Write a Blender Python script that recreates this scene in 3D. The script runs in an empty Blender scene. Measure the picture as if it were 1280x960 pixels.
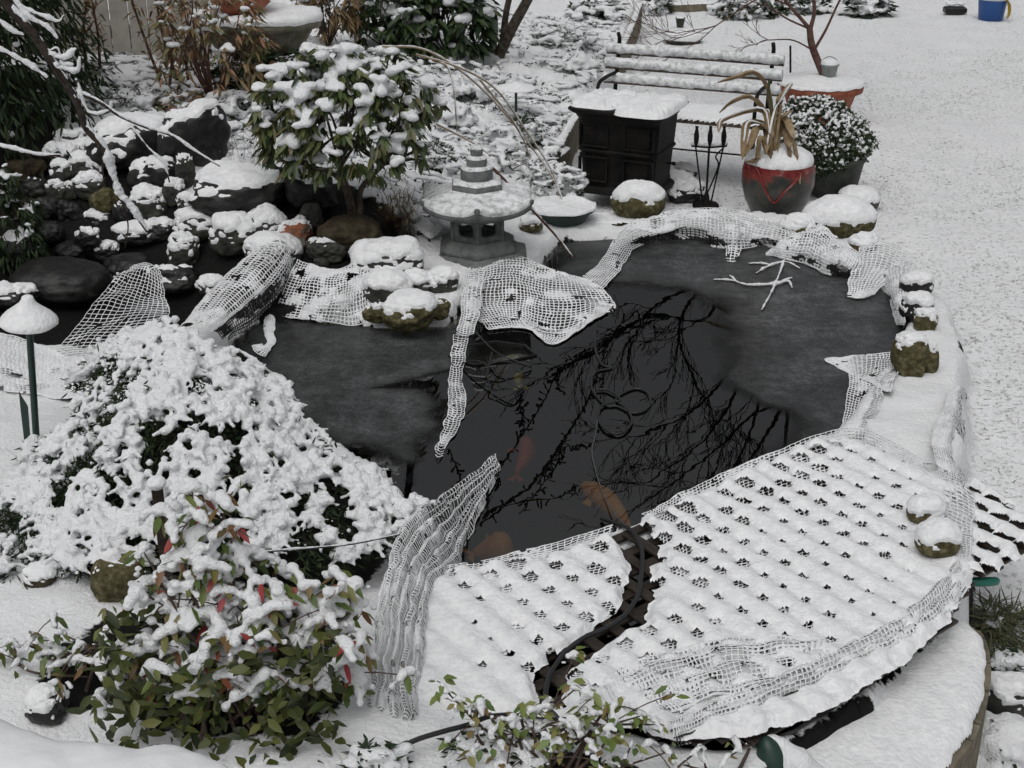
import bpy, math, random
import numpy as np
from math import radians, sin, cos, pi, sqrt, atan2

# ------------------------------------------------------------------ camera, world, light
SC = bpy.context.scene
COL = SC.collection
CH, PITCH, FPX = 2.5, radians(24.0), 1750.0
cam = bpy.data.cameras.new("camera"); camo = bpy.data.objects.new("camera", cam); COL.objects.link(camo)
camo.location = (0, 0, CH); camo.rotation_euler = (radians(90) - PITCH, 0, 0)
cam.sensor_width = 36.0; cam.lens = 36.0 * FPX / 1280.0
cam.clip_start = 0.05; cam.clip_end = 2000
SC.camera = camo
W = bpy.data.worlds.new("World"); SC.world = W; W.use_nodes = True
nt = W.node_tree; bg = nt.nodes["Background"]
sky = nt.nodes.new("ShaderNodeTexSky"); sky.sky_type = 'NISHITA'; sky.sun_disc = False
sky.sun_elevation = radians(60); sky.sun_rotation = radians(200)
sky.air_density = 1.0; sky.dust_density = 4.0; sky.ozone_density = 1.0
hs = nt.nodes.new("ShaderNodeHueSaturation"); hs.inputs["Saturation"].default_value = 0.12
nt.links.new(sky.outputs[0], hs.inputs["Color"])
# overcast sky: brightest overhead, a third of that at the horizon
wtc = nt.nodes.new("ShaderNodeTexCoord"); wsx = nt.nodes.new("ShaderNodeSeparateXYZ"); nt.links.new(wtc.outputs["Generated"], wsx.inputs[0])
wmr = nt.nodes.new("ShaderNodeMapRange"); wmr.inputs[1].default_value = 0.0; wmr.inputs[2].default_value = 1.0; wmr.inputs[3].default_value = 0.30; wmr.inputs[4].default_value = 2.0
nt.links.new(wsx.outputs[2], wmr.inputs[0]); wvm = nt.nodes.new("ShaderNodeVectorMath"); wvm.operation = 'SCALE'
nt.links.new(hs.outputs[0], wvm.inputs[0]); nt.links.new(wmr.outputs[0], wvm.inputs["Scale"]); nt.links.new(wvm.outputs[0], bg.inputs[0])
bg.inputs[1].default_value = 0.10
sl = bpy.data.lights.new("sun", 'SUN'); sl.energy = 0.7; sl.angle = radians(60); sl.color = (1, .985, .97)
so = bpy.data.objects.new("sun", sl); COL.objects.link(so); so.location = (0, 0, 8)
so.rotation_euler = (radians(90 - 60), 0, radians(180 - 200))
vs = SC.view_settings; vs.view_transform = 'Standard'; vs.look = 'None'; vs.exposure = -0.54; vs.gamma = 1
SC.cycles.max_bounces = 6; SC.cycles.transparent_max_bounces = 16

# ------------------------------------------------------------------ projection helpers
Fv = np.array([0, cos(PITCH), -sin(PITCH)]); Uv = np.array([0, sin(PITCH), cos(PITCH)]); Rv = np.array([1., 0, 0])
C0 = np.array([0, 0, CH])
def ray(px, py): return Fv + Rv * (px - 640) / FPX + Uv * (480 - py) / FPX
def P(px, py, z=0.0):
    d = ray(px, py); t = (z - CH) / d[2]; return C0 + d * t
def PY(px, py, Y):
    d = ray(px, py); return C0 + d * (Y / d[1])
def RF(px, py, Y):          # where a thing must stand to be mirrored by the water at this spot
    w = P(px, py, 0); d = ray(px, py).copy(); d[2] = -d[2]
    return w + d * ((Y - w[1]) / d[1])
def fwd(p): return float(np.dot(np.asarray(p) - C0, Fv))
def A(*a): return np.array(a, float)

rng = np.random.default_rng(7)
def hash3(ix, iy, iz, s):
    n = (ix * 374761393 + iy * 668265263 + iz * 1274126177 + s * 974634777) & 0x7fffffff
    n = ((n ^ (n >> 13)) * 1274126177) & 0x7fffffff
    return ((n ^ (n >> 16)) & 0xffff) / 65535.0
def vn(p, sc, s=0):          # value noise -1..1
    p = np.asarray(p, float) / sc
    i = np.floor(p).astype(np.int64); f = p - i; f = f * f * (3 - 2 * f)
    r = 0
    for a in (0, 1):
        for b in (0, 1):
            for c in (0, 1):
                w = (f[..., 0] if a else 1 - f[..., 0]) * (f[..., 1] if b else 1 - f[..., 1]) * (f[..., 2] if c else 1 - f[..., 2])
                r = r + w * hash3(i[..., 0] + a, i[..., 1] + b, i[..., 2] + c, s)
    return r * 2 - 1
def sstep(a, b, x):
    t = np.clip((x - a) / (b - a), 0, 1); return t * t * (3 - 2 * t)
def sdpoly(x, y, poly):      # signed distance, positive inside
    x = np.asarray(x, float); y = np.asarray(y, float)
    d = np.full(x.shape, 1e9); ins = np.zeros(x.shape, bool)
    n = len(poly)
    for k in range(n):
        ax, ay = poly[k][0], poly[k][1]; bx, by = poly[(k + 1) % n][0], poly[(k + 1) % n][1]
        ex, ey = bx - ax, by - ay
        t = np.clip(((x - ax) * ex + (y - ay) * ey) / (ex * ex + ey * ey + 1e-12), 0, 1)
        d = np.minimum(d, np.hypot(x - ax - ex * t, y - ay - ey * t))
        c = ((ay > y) != (by > y)) & (x < (bx - ax) * (y - ay) / (by - ay + 1e-12) + ax)
        ins ^= c
    return np.where(ins, d, -d)
def polyW(pts, z): return [tuple(P(a, b, z)[:2]) for a, b in pts]

# ------------------------------------------------------------------ mesh builder
WL = {}                      # world location of every parent
class MB:
    def __init__(s): s.v = []; s.n = 0; s.q = []; s.t = []
    def add(s, V, F, mi=0):
        V = np.asarray(V, float).reshape(-1, 3); F = np.asarray(F, np.int64)
        if len(V) == 0 or len(F) == 0: return
        s.v.append(V)
        (s.q if F.shape[1] == 4 else s.t).append((F + s.n, mi)); s.n += len(V)
    def build(s, name, mats, parent=None, origin=None, smooth=True, attrs=None):
        if not isinstance(mats, (list, tuple)): mats = [mats]
        V = np.concatenate(s.v) if s.v else np.zeros((0, 3))
        if parent is not None: o = WL[parent.name]
        elif origin is not None: o = np.asarray(origin, float)
        else: o = np.array([V[:, 0].mean(), V[:, 1].mean(), V[:, 2].min()]) if len(V) else np.zeros(3)
        me = bpy.data.meshes.new(name)
        V = V - o
        me.vertices.add(len(V)); me.vertices.foreach_set('co', V.ravel())
        L = []; tot = []; mi = []
        for F, m in s.q: L.append(F.ravel()); tot.append(np.full(len(F), 4)); mi.append(np.full(len(F), m))
        for F, m in s.t: L.append(F.ravel()); tot.append(np.full(len(F), 3)); mi.append(np.full(len(F), m))
        if L:
            L = np.concatenate(L); tot = np.concatenate(tot); mi = np.concatenate(mi)
            me.loops.add(len(L)); me.loops.foreach_set('vertex_index', L.astype(np.int32))
            me.polygons.add(len(tot)); st = np.concatenate([[0], np.cumsum(tot)[:-1]])
            me.polygons.foreach_set('loop_start', st.astype(np.int32)); me.polygons.foreach_set('loop_total', tot.astype(np.int32))
            me.polygons.foreach_set('material_index', mi.astype(np.int32))
            me.polygons.foreach_set('use_smooth', np.full(len(tot), smooth))
        me.update(calc_edges=True); me.validate()
        if attrs:
            for k, a in attrs.items():
                at = me.attributes.new(k, 'FLOAT', 'POINT'); at.data.foreach_set('value', np.asarray(a, np.float32))
        for m in mats: me.materials.append(m)
        ob = bpy.data.objects.new(name, me); COL.objects.link(ob)
        if parent is not None: ob.parent = parent; WL[ob.name] = WL[parent.name]
        else: ob.location = o; WL[ob.name] = o
        return ob
def tag(o, label, cat, group=None, kind=None):
    if label: o["label"] = label
    if cat: o["category"] = cat
    if group: o["group"] = group
    if kind: o["kind"] = kind
    return o
def thing(name, loc, label, cat, group=None):
    o = bpy.data.objects.new(name, None); COL.objects.link(o); o.location = loc; WL[o.name] = np.asarray(loc, float)
    o.empty_display_size = .1
    return tag(o, label, cat, group)

_ico = {}
def ico(sub):
    if sub in _ico: return _ico[sub]
    t = (1 + 5 ** .5) / 2
    v = [(-1, t, 0), (1, t, 0), (-1, -t, 0), (1, -t, 0), (0, -1, t), (0, 1, t), (0, -1, -t), (0, 1, -t), (t, 0, -1), (t, 0, 1), (-t, 0, -1), (-t, 0, 1)]
    f = [(0, 11, 5), (0, 5, 1), (0, 1, 7), (0, 7, 10), (0, 10, 11), (1, 5, 9), (5, 11, 4), (11, 10, 2), (10, 7, 6), (7, 1, 8), (3, 9, 4), (3, 4, 2), (3, 2, 6), (3, 6, 8), (3, 8, 9), (4, 9, 5), (2, 4, 11), (6, 2, 10), (8, 6, 7), (9, 8, 1)]
    v = [np.array(a) / np.linalg.norm(a) for a in v]
    for _ in range(sub):
        c = {}; nf = []
        def mid(a, b):
            k = (min(a, b), max(a, b))
            if k not in c:
                m = v[a] + v[b]; v.append(m / np.linalg.norm(m)); c[k] = len(v) - 1
            return c[k]
        for a, b, d in f:
            x, y, z = mid(a, b), mid(b, d), mid(d, a); nf += [(a, x, z), (b, y, x), (d, z, y), (x, y, z)]
        f = nf
    _ico[sub] = (np.array(v), np.array(f)); return _ico[sub]
def grid_faces(nu, nv, wrap=False):
    i = np.arange(nu - 1)[:, None]; J = nv if wrap else nv - 1
    j = np.arange(J)[None, :]
    a = i * nv + j; b = i * nv + (j + 1) % nv
    return np.stack([a, b, b + nv, a + nv], -1).reshape(-1, 4)
def cr(pts, n):              # Catmull-Rom through points -> n samples
    p = np.asarray(pts, float)
    if len(p) == 2: 
        t = np.linspace(0, 1, n)[:, None]; return p[0] * (1 - t) + p[1] * t
    q = np.vstack([2 * p[0] - p[1], p, 2 * p[-1] - p[-2]])
    t = np.linspace(0, len(p) - 1 - 1e-9, n); i = t.astype(int); f = (t - i)[:, None]
    a, b, c, d = q[i], q[i + 1], q[i + 2], q[i + 3]
    return .5 * ((2 * b) + (-a + c) * f + (2 * a - 5 * b + 4 * c - d) * f ** 2 + (-a + 3 * b - 3 * c + d) * f ** 3)
def frames(pts):
    t = np.gradient(pts, axis=0); t /= np.linalg.norm(t, axis=1)[:, None] + 1e-9
    ref = np.where(np.abs(t[:, 2:3]) > .9, A(1, 0, 0), A(0, 0, 1))
    s = np.cross(t, ref); s /= np.linalg.norm(s, axis=1)[:, None] + 1e-9
    u = np.cross(s, t)
    return t, s, u
def tube(mb, pts, r, n=6, mi=0, cap=True):
    pts = np.asarray(pts, float); m = len(pts); r = np.broadcast_to(np.asarray(r, float), (m,))
    t, s, u = frames(pts)
    # keep frames continuous
    for k in range(1, m):
        if np.dot(s[k], s[k - 1]) < 0: s[k] *= -1; u[k] *= -1
    a = np.arange(n) * 2 * pi / n
    V = pts[:, None, :] + r[:, None, None] * (np.cos(a)[None, :, None] * s[:, None, :] + np.sin(a)[None, :, None] * u[:, None, :])
    mb.add(V, grid_faces(m, n, True), mi)
    if cap:
        for e, fl in ((0, 1), (m - 1, 0)):
            ring = V[e]; c = pts[e]
            idx = np.array([[n, (k + 1) % n, k] if fl else [n, k, (k + 1) % n] for k in range(n)])
            mb.add(np.vstack([ring, c]), idx, mi)
def lathe(mb, c, prof, n=40, mi=0, wob=0, seed=0, sq=1.0):
    prof = np.asarray(prof, float); a = np.arange(n) * 2 * pi / n
    V = np.zeros((len(prof), n, 3))
    V[..., 0] = prof[:, 0:1] * np.cos(a); V[..., 1] = prof[:, 0:1] * np.sin(a) * sq; V[..., 2] = prof[:, 1:2]
    V += np.asarray(c)
    if wob:
        V[..., 2] += wob * vn(V, .06, seed) * (prof[:, 0:1] > 1e-4)
    mb.add(V, grid_faces(len(prof), n, True), mi)
def loft(mb, rings, mi=0, caps=True):
    R = np.asarray(rings, float); m, n = R.shape[:2]
    mb.add(R, grid_faces(m, n, True), mi)
    if caps:
        for e in (0, m - 1):
            c = R[e].mean(0); mb.add(np.vstack([R[e], c]), np.array([[n, k, (k + 1) % n] for k in range(n)]), mi)
def box(mb, c, dx, dy, dz, size, mi=0, bev=0.0):
    # oriented box: centre, three unit axes, sizes; bevelled by inset rings
    c = np.asarray(c, float); dx, dy, dz = [np.asarray(a, float) / np.linalg.norm(a) for a in (dx, dy, dz)]
    hx, hy, hz = [q / 2 for q in size]; b = min(bev, hx * .8, hy * .8, hz * .8)
    rings = []
    for z, i in ((-hz, b), (-hz + b, 0), (hz - b, 0), (hz, b)) if b > 0 else ((-hz, 0), (hz, 0)):
        x, y = hx - i, hy - i; cb = b * .6
        if b > 0: pl = [(x - cb, -y), (x, -y + cb), (x, y - cb), (x - cb, y), (-x + cb, y), (-x, y - cb), (-x, -y + cb), (-x + cb, -y)]
        else: pl = [(x, -y), (x, y), (-x, y), (-x, -y)]
        rings.append([c + dx * p + dy * q + dz * z for p, q in pl])
    loft(mb, rings, mi)
def leaves(mb, Pp, D, N, L, Wd, mi=0, bend=.15):
    n = len(Pp)
    if n == 0: return
    D = D / (np.linalg.norm(D, axis=1)[:, None] + 1e-9)
    S = np.cross(D, N); S /= np.linalg.norm(S, axis=1)[:, None] + 1e-9
    U = np.cross(S, D); L = np.asarray(L)[:, None]; Wd = np.asarray(Wd)[:, None]
    dn = A(0, 0, -1)
    b = Pp; m1 = Pp + D * L * .35 + U * L * .03; m2 = Pp + D * L * .7 + dn * L * bend * .4; tip = Pp + D * L + dn * L * bend
    V = np.stack([b, m1 + S * Wd * .5 + U * Wd * .12, m1, m1 - S * Wd * .5 + U * Wd * .12, m2 + S * Wd * .38 + U * Wd * .08, m2, m2 - S * Wd * .38 + U * Wd * .08, tip], 1)
    o = (np.arange(n) * 8)[:, None, None]
    Q = np.array([[1, 4, 5, 2], [2, 5, 6, 3]])[None] + o
    T = np.array([[0, 1, 2], [0, 2, 3], [4, 7, 5], [5, 7, 6]])[None] + o
    V = V.reshape(-1, 3); k = mb.n
    mb.v.append(V); mb.n += len(V); mb.q.append((Q.reshape(-1, 4) + k, mi)); mb.t.append((T.reshape(-1, 3) + k, mi))
def rdir(n, r=None):
    r = r or rng; v = r.normal(size=(n, 3)); return v / np.linalg.norm(v, axis=1)[:, None]

def rescale(root, sx, sz, only=None):
    import mathutils
    M = mathutils.Matrix.Diagonal((sx, sx, sz, 1))
    for ch in root.children:
        if ch.type == 'MESH': ch.data.transform(M)
# ------------------------------------------------------------------ materials
def mat(name, base=(.5, .5, .5), rough=.7, spec=.3, metal=0, var=None, vscale=8, bump=0, bscale=60, island=None, vmid=(.4, .6), detail=4, coat=0):
    m = bpy.data.materials.new(name); m.use_nodes = True; t = m.node_tree; b = t.nodes["Principled BSDF"]
    b.inputs["Base Color"].default_value = (*base, 1); b.inputs["Roughness"].default_value = rough
    b.inputs["Specular IOR Level"].default_value = spec; b.inputs["Metallic"].default_value = metal
    if coat: b.inputs["Coat Weight"].default_value = coat
    tc = t.nodes.new("ShaderNodeTexCoord")
    if var is not None:
        nz = t.nodes.new("ShaderNodeTexNoise"); nz.inputs["Scale"].default_value = vscale; nz.inputs["Detail"].default_value = detail; nz.inputs["Roughness"].default_value = .65
        t.links.new(tc.outputs["Object"], nz.inputs["Vector"])
        r = t.nodes.new("ShaderNodeValToRGB"); cols = [base] + (list(var) if isinstance(var[0], (tuple, list)) else [var])
        r.color_ramp.elements[0].position = vmid[0]; r.color_ramp.elements[0].color = (*cols[0], 1)
        r.color_ramp.elements[1].position = vmid[1]; r.color_ramp.elements[1].color = (*cols[-1], 1)
        for k, c in enumerate(cols[1:-1]):
            e = r.color_ramp.elements.new(vmid[0] + (vmid[1] - vmid[0]) * (k + 1) / (len(cols) - 1)); e.color = (*c, 1)
        t.links.new(nz.outputs[0], r.inputs[0]); t.links.new(r.outputs[0], b.inputs["Base Color"])
    if island is not None:
        g = t.nodes.new("ShaderNodeNewGeometry"); r = t.nodes.new("ShaderNodeValToRGB")
        n = len(island)
        while len(r.color_ramp.elements) < n: r.color_ramp.elements.new(.5)
        for k in range(n): r.color_ramp.elements[k].position = k / (n - 1)
        for k, c in enumerate(island): r.color_ramp.elements[k].color = (*c, 1)
        t.links.new(g.outputs["Random Per Island"], r.inputs[0]); t.links.new(r.outputs[0], b.inputs["Base Color"])
    if bump:
        nz = t.nodes.new("ShaderNodeTexNoise"); nz.inputs["Scale"].default_value = bscale; nz.inputs["Detail"].default_value = 5
        t.links.new(tc.outputs["Object"], nz.inputs["Vector"])
        bp = t.nodes.new("ShaderNodeBump"); bp.inputs["Strength"].default_value = bump; bp.inputs["Distance"].default_value = .01
        t.links.new(nz.outputs[0], bp.inputs["Height"]); t.links.new(bp.outputs[0], b.inputs["Normal"])
    return m
SNOW = mat("snow", (.76, .77, .78), .65, .2, var=(.86, .865, .87), vscale=40, bump=.65, bscale=75, detail=8)
SNOWF = mat("snow_on_foliage", (.80, .81, .82), .65, .2, bump=1.0, bscale=100)
SNOWS = mat("smooth_snow", (.82, .83, .84), .7, .2, bump=.15, bscale=60)
GRAN = mat("snow_dusted", (.34, .35, .345), .8, .2, var=(.80, .81, .82), vscale=85, bump=.6, bscale=90, vmid=(.36, .56), detail=7)
ROCKG = mat("rock_grey", (.022, .023, .021), .75, .3, var=[(.05, .05, .042), (.11, .105, .085)], vscale=9, bump=.6, bscale=30, vmid=(.35, .7))
ROCKD = mat("rock_dark", (.006, .006, .006), .5, .4, var=[(.013, .013, .012), (.030, .029, .026)], vscale=8, bump=.6, bscale=30, vmid=(.35, .7))
ROCKO = mat("rock_olive", (.035, .032, .014), .85, .15, var=[(.09, .08, .04), (.20, .18, .10)], vscale=34, bump=.7, bscale=45, vmid=(.35, .7), detail=8)
ROCKB = mat("rock_brown", (.018, .014, .008), .85, .25, var=[(.045, .034, .018), (.08, .07, .045)], vscale=14, bump=.8, bscale=40, vmid=(.35, .7), detail=8)
ROCKR = mat("rock_orange", (.28, .10, .05), .8, .25, var=[(.12, .11, .09), (.30, .28, .25)], vscale=9, bump=.5, vmid=(.4, .7))
RYEL = mat("pebble_yellow", (.25, .17, .05), .7, .3, var=(.30, .22, .09), vscale=20, bump=.4)
STONE = mat("lantern_stone", (.105, .115, .11), .85, .25, var=[(.16, .17, .165), (.21, .22, .21)], vscale=14, bump=.8, bscale=90, vmid=(.35, .65), detail=8)
IRON = mat("cast_iron", (.004, .004, .004), .6, .18, var=(.012, .010, .008), vscale=10, bump=.3, bscale=50)
BLACK = mat("black_plastic", (.008, .008, .008), .45, .4)
NETB = mat("net_plastic", (.02, .022, .02), .5, .4)
NETS = mat("net_snow", (.70, .71, .72), .7, .2, var=(.82, .83, .84), vscale=60, bump=.5, bscale=150)
DKGREEN = mat("green_enamel", (.008, .03, .022), .45, .5, var=(.014, .04, .03), vscale=20)
GREENP = mat("green_plastic", (.01, .14, .10), .4, .5)
WOOD = mat("weathered_wood", (.10, .09, .065), .85, .2, var=[(.17, .15, .11), (.24, .21, .16)], vscale=12, bump=.6, bscale=40, vmid=(.35, .7), detail=8)
WOODD = mat("wet_slats", (.020, .015, .012), .5, .4, var=(.04, .03, .022), vscale=20, bump=.5, bscale=60)
WOODB = mat("bench_wood", (.07, .05, .04), .7, .3, var=(.13, .10, .08), vscale=16, bump=.4)
FENCE = mat("fence_paint", (.36, .34, .30), .8, .2, var=[(.45, .42, .37), (.50, .47, .42)], vscale=5, bump=.4, bscale=30, vmid=(.35, .65), detail=8)
TERRA = mat("terracotta", (.19, .055, .032), .8, .25, var=[(.27, .085, .05), (.32, .13, .085)], vscale=9, bump=.4, vmid=(.35, .65))
BARKK = mat("bark_mirror_dark", (.008, .007, .006), .8, .2)  # near-black copy of bark: the limbs' dark reflection is put into the colour
BARK = mat("bark", (.035, .028, .022), .85, .2, var=(.09, .075, .06), vscale=25, bump=.7, bscale=70)
BARKR = mat("bark_red", (.075, .035, .028), .8, .25, var=(.13, .075, .06), vscale=25, bump=.5)
TWIG = mat("twig", (.05, .035, .028), .8, .25, var=(.10, .07, .055), vscale=30)
STRAW = mat("dry_stalk", (.26, .19, .12), .8, .2, var=(.36, .29, .20), vscale=20)
DRYLEAF = mat("dry_leaf", (.20, .14, .075), .75, .25, var=[(.30, .22, .13), (.42, .34, .24)], vscale=14, bump=.4, vmid=(.35, .7))
HOSE = mat("black_hose", (.02, .021, .022), .45, .4)
CABLE = mat("grey_cable", (.07, .075, .078), .45, .4)
BASIN = mat("mossy_basin_stone", (.14, .13, .08), .85, .2, var=[(.20, .19, .14), (.30, .28, .22)], vscale=7, bump=.7, vmid=(.35, .6), detail=8)
KOIO = mat("koi_orange", (.42, .14, .02), .4, .4, var=(.42, .22, .07), vscale=16)
KOIR = mat("koi_red", (.22, .022, .014), .4, .4, var=(.26, .05, .03), vscale=14)
KOIY = mat("koi_pale", (.40, .36, .18), .4, .4, var=(.26, .24, .10), vscale=14)
GR_RHODO = mat("leaf_rhododendron", rough=.45, spec=.4, island=[(.015, .028, .007), (.032, .052, .012), (.055, .08, .018), (.095, .115, .035), (.12, .10, .04)])
GR_JUN = mat("leaf_juniper", rough=.8, spec=.2, island=[(.012, .022, .01), (.022, .035, .014), (.04, .055, .022)])
GR_DARK = mat("leaf_dark", rough=.7, spec=.2, island=[(.012, .022, .01), (.02, .035, .014), (.035, .05, .022)])
GR_AUC = mat("leaf_broad", rough=.45, spec=.4, island=[(.012, .026, .008), (.025, .046, .014), (.05, .075, .022)])
GR_NAND = mat("leaf_red_green", rough=.45, spec=.4, island=[(.04, .07, .012), (.07, .11, .02), (.11, .14, .03), (.14, .13, .035), (.15, .07, .03)])
RD_NAND = mat("leaf_red", rough=.45, spec=.4, island=[(.22, .02, .025), (.32, .045, .045), (.22, .06, .03), (.10, .08, .025)])
GR_ROSE = mat("leaf_light", rough=.45, spec=.4, island=[(.07, .12, .025), (.13, .18, .04), (.19, .21, .06), (.18, .11, .04)])
BRONZE = mat("leaf_bronze", rough=.6, spec=.3, island=[(.10, .08, .03), (.20, .13, .06), (.11, .14, .05), (.30, .20, .12), (.22, .09, .05)])
GR_BOX = mat("leaf_box", rough=.6, spec=.3, island=[(.02, .04, .015), (.04, .06, .025), (.055, .08, .035)])
GRASS = mat("blade_green", rough=.7, spec=.2, island=[(.05, .07, .03), (.09, .10, .05), (.13, .12, .07)])
GRASSB = mat("blade_brown", rough=.7, spec=.2, island=[(.10, .07, .035), (.17, .11, .055), (.24, .17, .09)])
BLUE = mat("blue_plastic", (.02, .09, .30), .4, .4); WHITE = mat("white_plastic", (.65, .65, .63), .5, .4); YELL = mat("yellow_cloth", (.50, .35, .05), .7, .2)
POTD = mat("dark_pot", (.03, .035, .03), .6, .35, var=(.06, .065, .055), vscale=10, bump=.4)
STEELP = mat("grey_pail", (.20, .22, .21), .5, .4, var=(.28, .3, .29), vscale=20)
# ------------------------------------------------------------------ layout outlines (traced once, laid on the ground)
POND = polyW([(330, 402), (370, 398), (440, 408), (480, 415), (560, 408), (590, 380), (610, 362), (660, 348), (685, 322), (705, 304), (790, 300), (850, 297), (930, 302), (1000, 322), (1060, 342), (1108, 370),
    (1125, 410), (1115, 450), (1085, 490), (1060, 530), (1000, 565), (930, 600), (850, 640), (790, 665), (700, 695), (590, 717), (540, 700), (515, 640), (490, 590), (440, 560), (380, 540), (340, 510), (320, 470), (290, 430)], 0)
TREL = polyW([(560, 712), (640, 700), (700, 690), (790, 655), (850, 628), (930, 588), (1000, 555), (1065, 548), (1120, 570), (1180, 600), (1222, 632), (1222, 690), (1212, 740), (1190, 772), (1150, 815), (1090, 855), (1010, 900), (930, 925), (850, 925),
    (760, 905), (640, 895), (520, 880), (478, 850), (500, 790), (530, 735)], .1)
CHAN = polyW([(774, 640), (768, 672), (786, 716), (782, 750), (765, 772), (726, 799), (689, 821), (668, 840), (672, 885), (706, 885), (707, 844), (737, 821), (782, 791), (805, 780), (820, 750), (817, 712), (831, 686), (812, 668), (800, 645)], .1)
GARD = [tuple(P(a, b, z)[:2]) for a, b, z in [(835, -90, .1), (797, 8, .1), (776, 62, .1), (742, 110, .1), (728, 138, .1), (702, 178, .1), (700, 235, .05), (722, 268, .05), (850, 258, .05), (930, 262, .05), (1030, 268, .05), (1090, 296, .05), (1150, 335, .05), (1190, 380, .05), (1208, 440, .05), (1208, 520, .05), (1200, 590, .05),
    (1222, 650, .05), (1215, 720, .05), (1190, 778, .05), (1100, 862, .05), (1000, 925, .05), (950, 990, .05)]] + [(.5, .3), (-6, .3), (-9, 2), (-9, 14), (.6, 14)]
CTRL = [(a, b, z) for a, b, z in [
    (400, 400, .05), (350, 395, .05), (560, 400, .05), (600, 340, .1), (700, 300, .05), (760, 284, .05), (900, 285, .05), (1050, 315, .05), (1150, 400, .05), (1160, 520, .05), (1190, 440, .06), (1195, 620, .06), (1100, 700, .08), (1000, 800, .08), (800, 870, .08), (600, 880, .10), (490, 800, .12), (450, 900, .15), (300, 880, .15), (700, 960, .1), (900, 950, .03), (1190, 750, .05),
    (690, 250, .05), (620, 240, .15), (650, 150, .2), (690, 120, .15), (740, 50, .12), (600, 120, .25), (560, 200, .2), (450, 290, .25), (420, 240, .35), (300, 200, .45), (330, 170, .45), (200, 130, .5), (100, 110, .55), (300, 100, .5), (450, 120, .38), (550, 60, .32), (650, 30, .25), (0, 100, .6), (200, 20, .6), (400, 0, .5), (760, 0, .12),
    (60, 180, .5), (50, 300, .12), (120, 260, .25), (150, 330, .02), (240, 240, .35), (300, 280, .25), (200, 330, .02), (100, 360, -.1), (30, 400, -.05), (250, 370, -.05), (400, 325, .14), (480, 320, .14), (330, 345, .05), (0, 350, .1),
    (0, 450, .08), (100, 470, .02), (60, 600, .1), (200, 600, .1), (100, 760, .12), (200, 820, .1), (440, 700, -.12), (320, 690, .0), (0, 900, .1), (100, 950, .05), (470, 640, .0), (250, 500, .08)]]
_cp = np.array([[*P(a, b, z)[:2], z] for a, b, z in CTRL])
_K = np.hypot(_cp[:, None, 0] - _cp[None, :, 0], _cp[:, None, 1] - _cp[None, :, 1])
_Wt = np.linalg.solve(_K - np.eye(len(_cp)) * .04, _cp[:, 2] - .15)
def rbf(x, y):
    r = np.zeros_like(x)
    for k in range(len(_cp)): r = r + _Wt[k] * np.hypot(x - _cp[k, 0], y - _cp[k, 1])
    return np.clip(r + .15, -.25, .8)
def lawn_h(x, y):
    return -.11 - .30 * sstep(5.4, 3.3, y) * sstep(.3, 1.5, x)
def hbase(x, y):             # land without the pond cut
    x = np.asarray(x, float); y = np.asarray(y, float)
    g = sdpoly(x, y, GARD) + .02 * vn(np.stack([x, y, x * 0], -1), .15, 3)
    return lawn_h(x, y) + (rbf(x, y) - lawn_h(x, y)) * sstep(-.05, .03, g)
def hfull(x, y):
    x = np.asarray(x, float); y = np.asarray(y, float); h = hbase(x, y)
    q = np.stack([x, y, x * 0], -1)
    sp = sdpoly(x, y, POND) + .018 * vn(q, .12, 5)
    st = sdpoly(x, y, TREL)
    h = h - sstep(.02, .14, st) * (h + .12)
    h = h + (-.75 - h) * sstep(-.03, .07, sp)
    return h
def gh(x, y): return float(hbase(np.array([x]), np.array([y]))[0])
def ground(px, py):
    z = .1
    for _ in range(12):
        p = P(px, py, z); z = z * .4 + gh(p[0], p[1]) * .6
    return P(px, py, z)

# terrain sheet out to the horizon
def axis(lo, hi, step, far, g=1.35):
    a = list(np.arange(lo, hi + 1e-6, step)); s = step; b = a[-1]
    while b < far: s *= g; b += s; a.append(b)
    s = step; b = a[0]
    while b > -far: s *= g; b -= s; a.insert(0, b)
    return np.array(a)
def far(a, st, n, g=1.4):
    for _ in range(n): a.append(a[-1] + st); 
    while a[-1] < 500: st *= g; a.append(a[-1] + st)
    return a
xr = far([3.2], .07, 55); xs = np.array(sorted([-v for v in xr[1:]] + list(np.arange(-3.2, 3.2, .028)) + xr)); xs = xs[np.r_[True, np.diff(xs) > .004]]
ys = np.array(sorted(far([11.0], .07, 110) + list(np.arange(2.3, 11.0, .028)) + [-v for v in far([0], .6, 2)[1:]] + [0, .6, 1.2, 1.8, 2.1])); ys = ys[np.r_[True, np.diff(ys) > .004]]
X, Y = np.meshgrid(xs, ys, indexing='ij')
Z = hfull(X, Y)
q = np.stack([X, Y, X * 0], -1)
sp = sdpoly(X, Y, POND); stt = sdpoly(X, Y, TREL); sg = sdpoly(X, Y, GARD)
ROCKW = [tuple(P(a, b, z)[:2]) for a, b, z in [(-160, 90, .55), (20, 95, .55), (85, 110, .55), (70, 150, .5), (120, 200, .4), (190, 235, .35), (300, 240, .3), (430, 250, .25), (500, 300, .12), (470, 340, .1), (350, 400, .02), (240, 400, 0), (150, 430, 0), (60, 430, 0), (-100, 420, .05)]]
UNDER = [tuple(P(a, b, z)[:2]) for a, b, z in [(60, 640, .1), (150, 500, .1), (330, 500, .1), (520, 640, 0), (480, 740, -.1), (440, 770, 0), (300, 740, 0), (200, 720, .1), (120, 690, .1)]]
FRONTD = [tuple(P(a, b, z)[:2]) for a, b, z in [(560, 905, .1), (700, 900, .1), (840, 925, .1), (850, 1000, .1), (560, 1000, .1)]]
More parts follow.
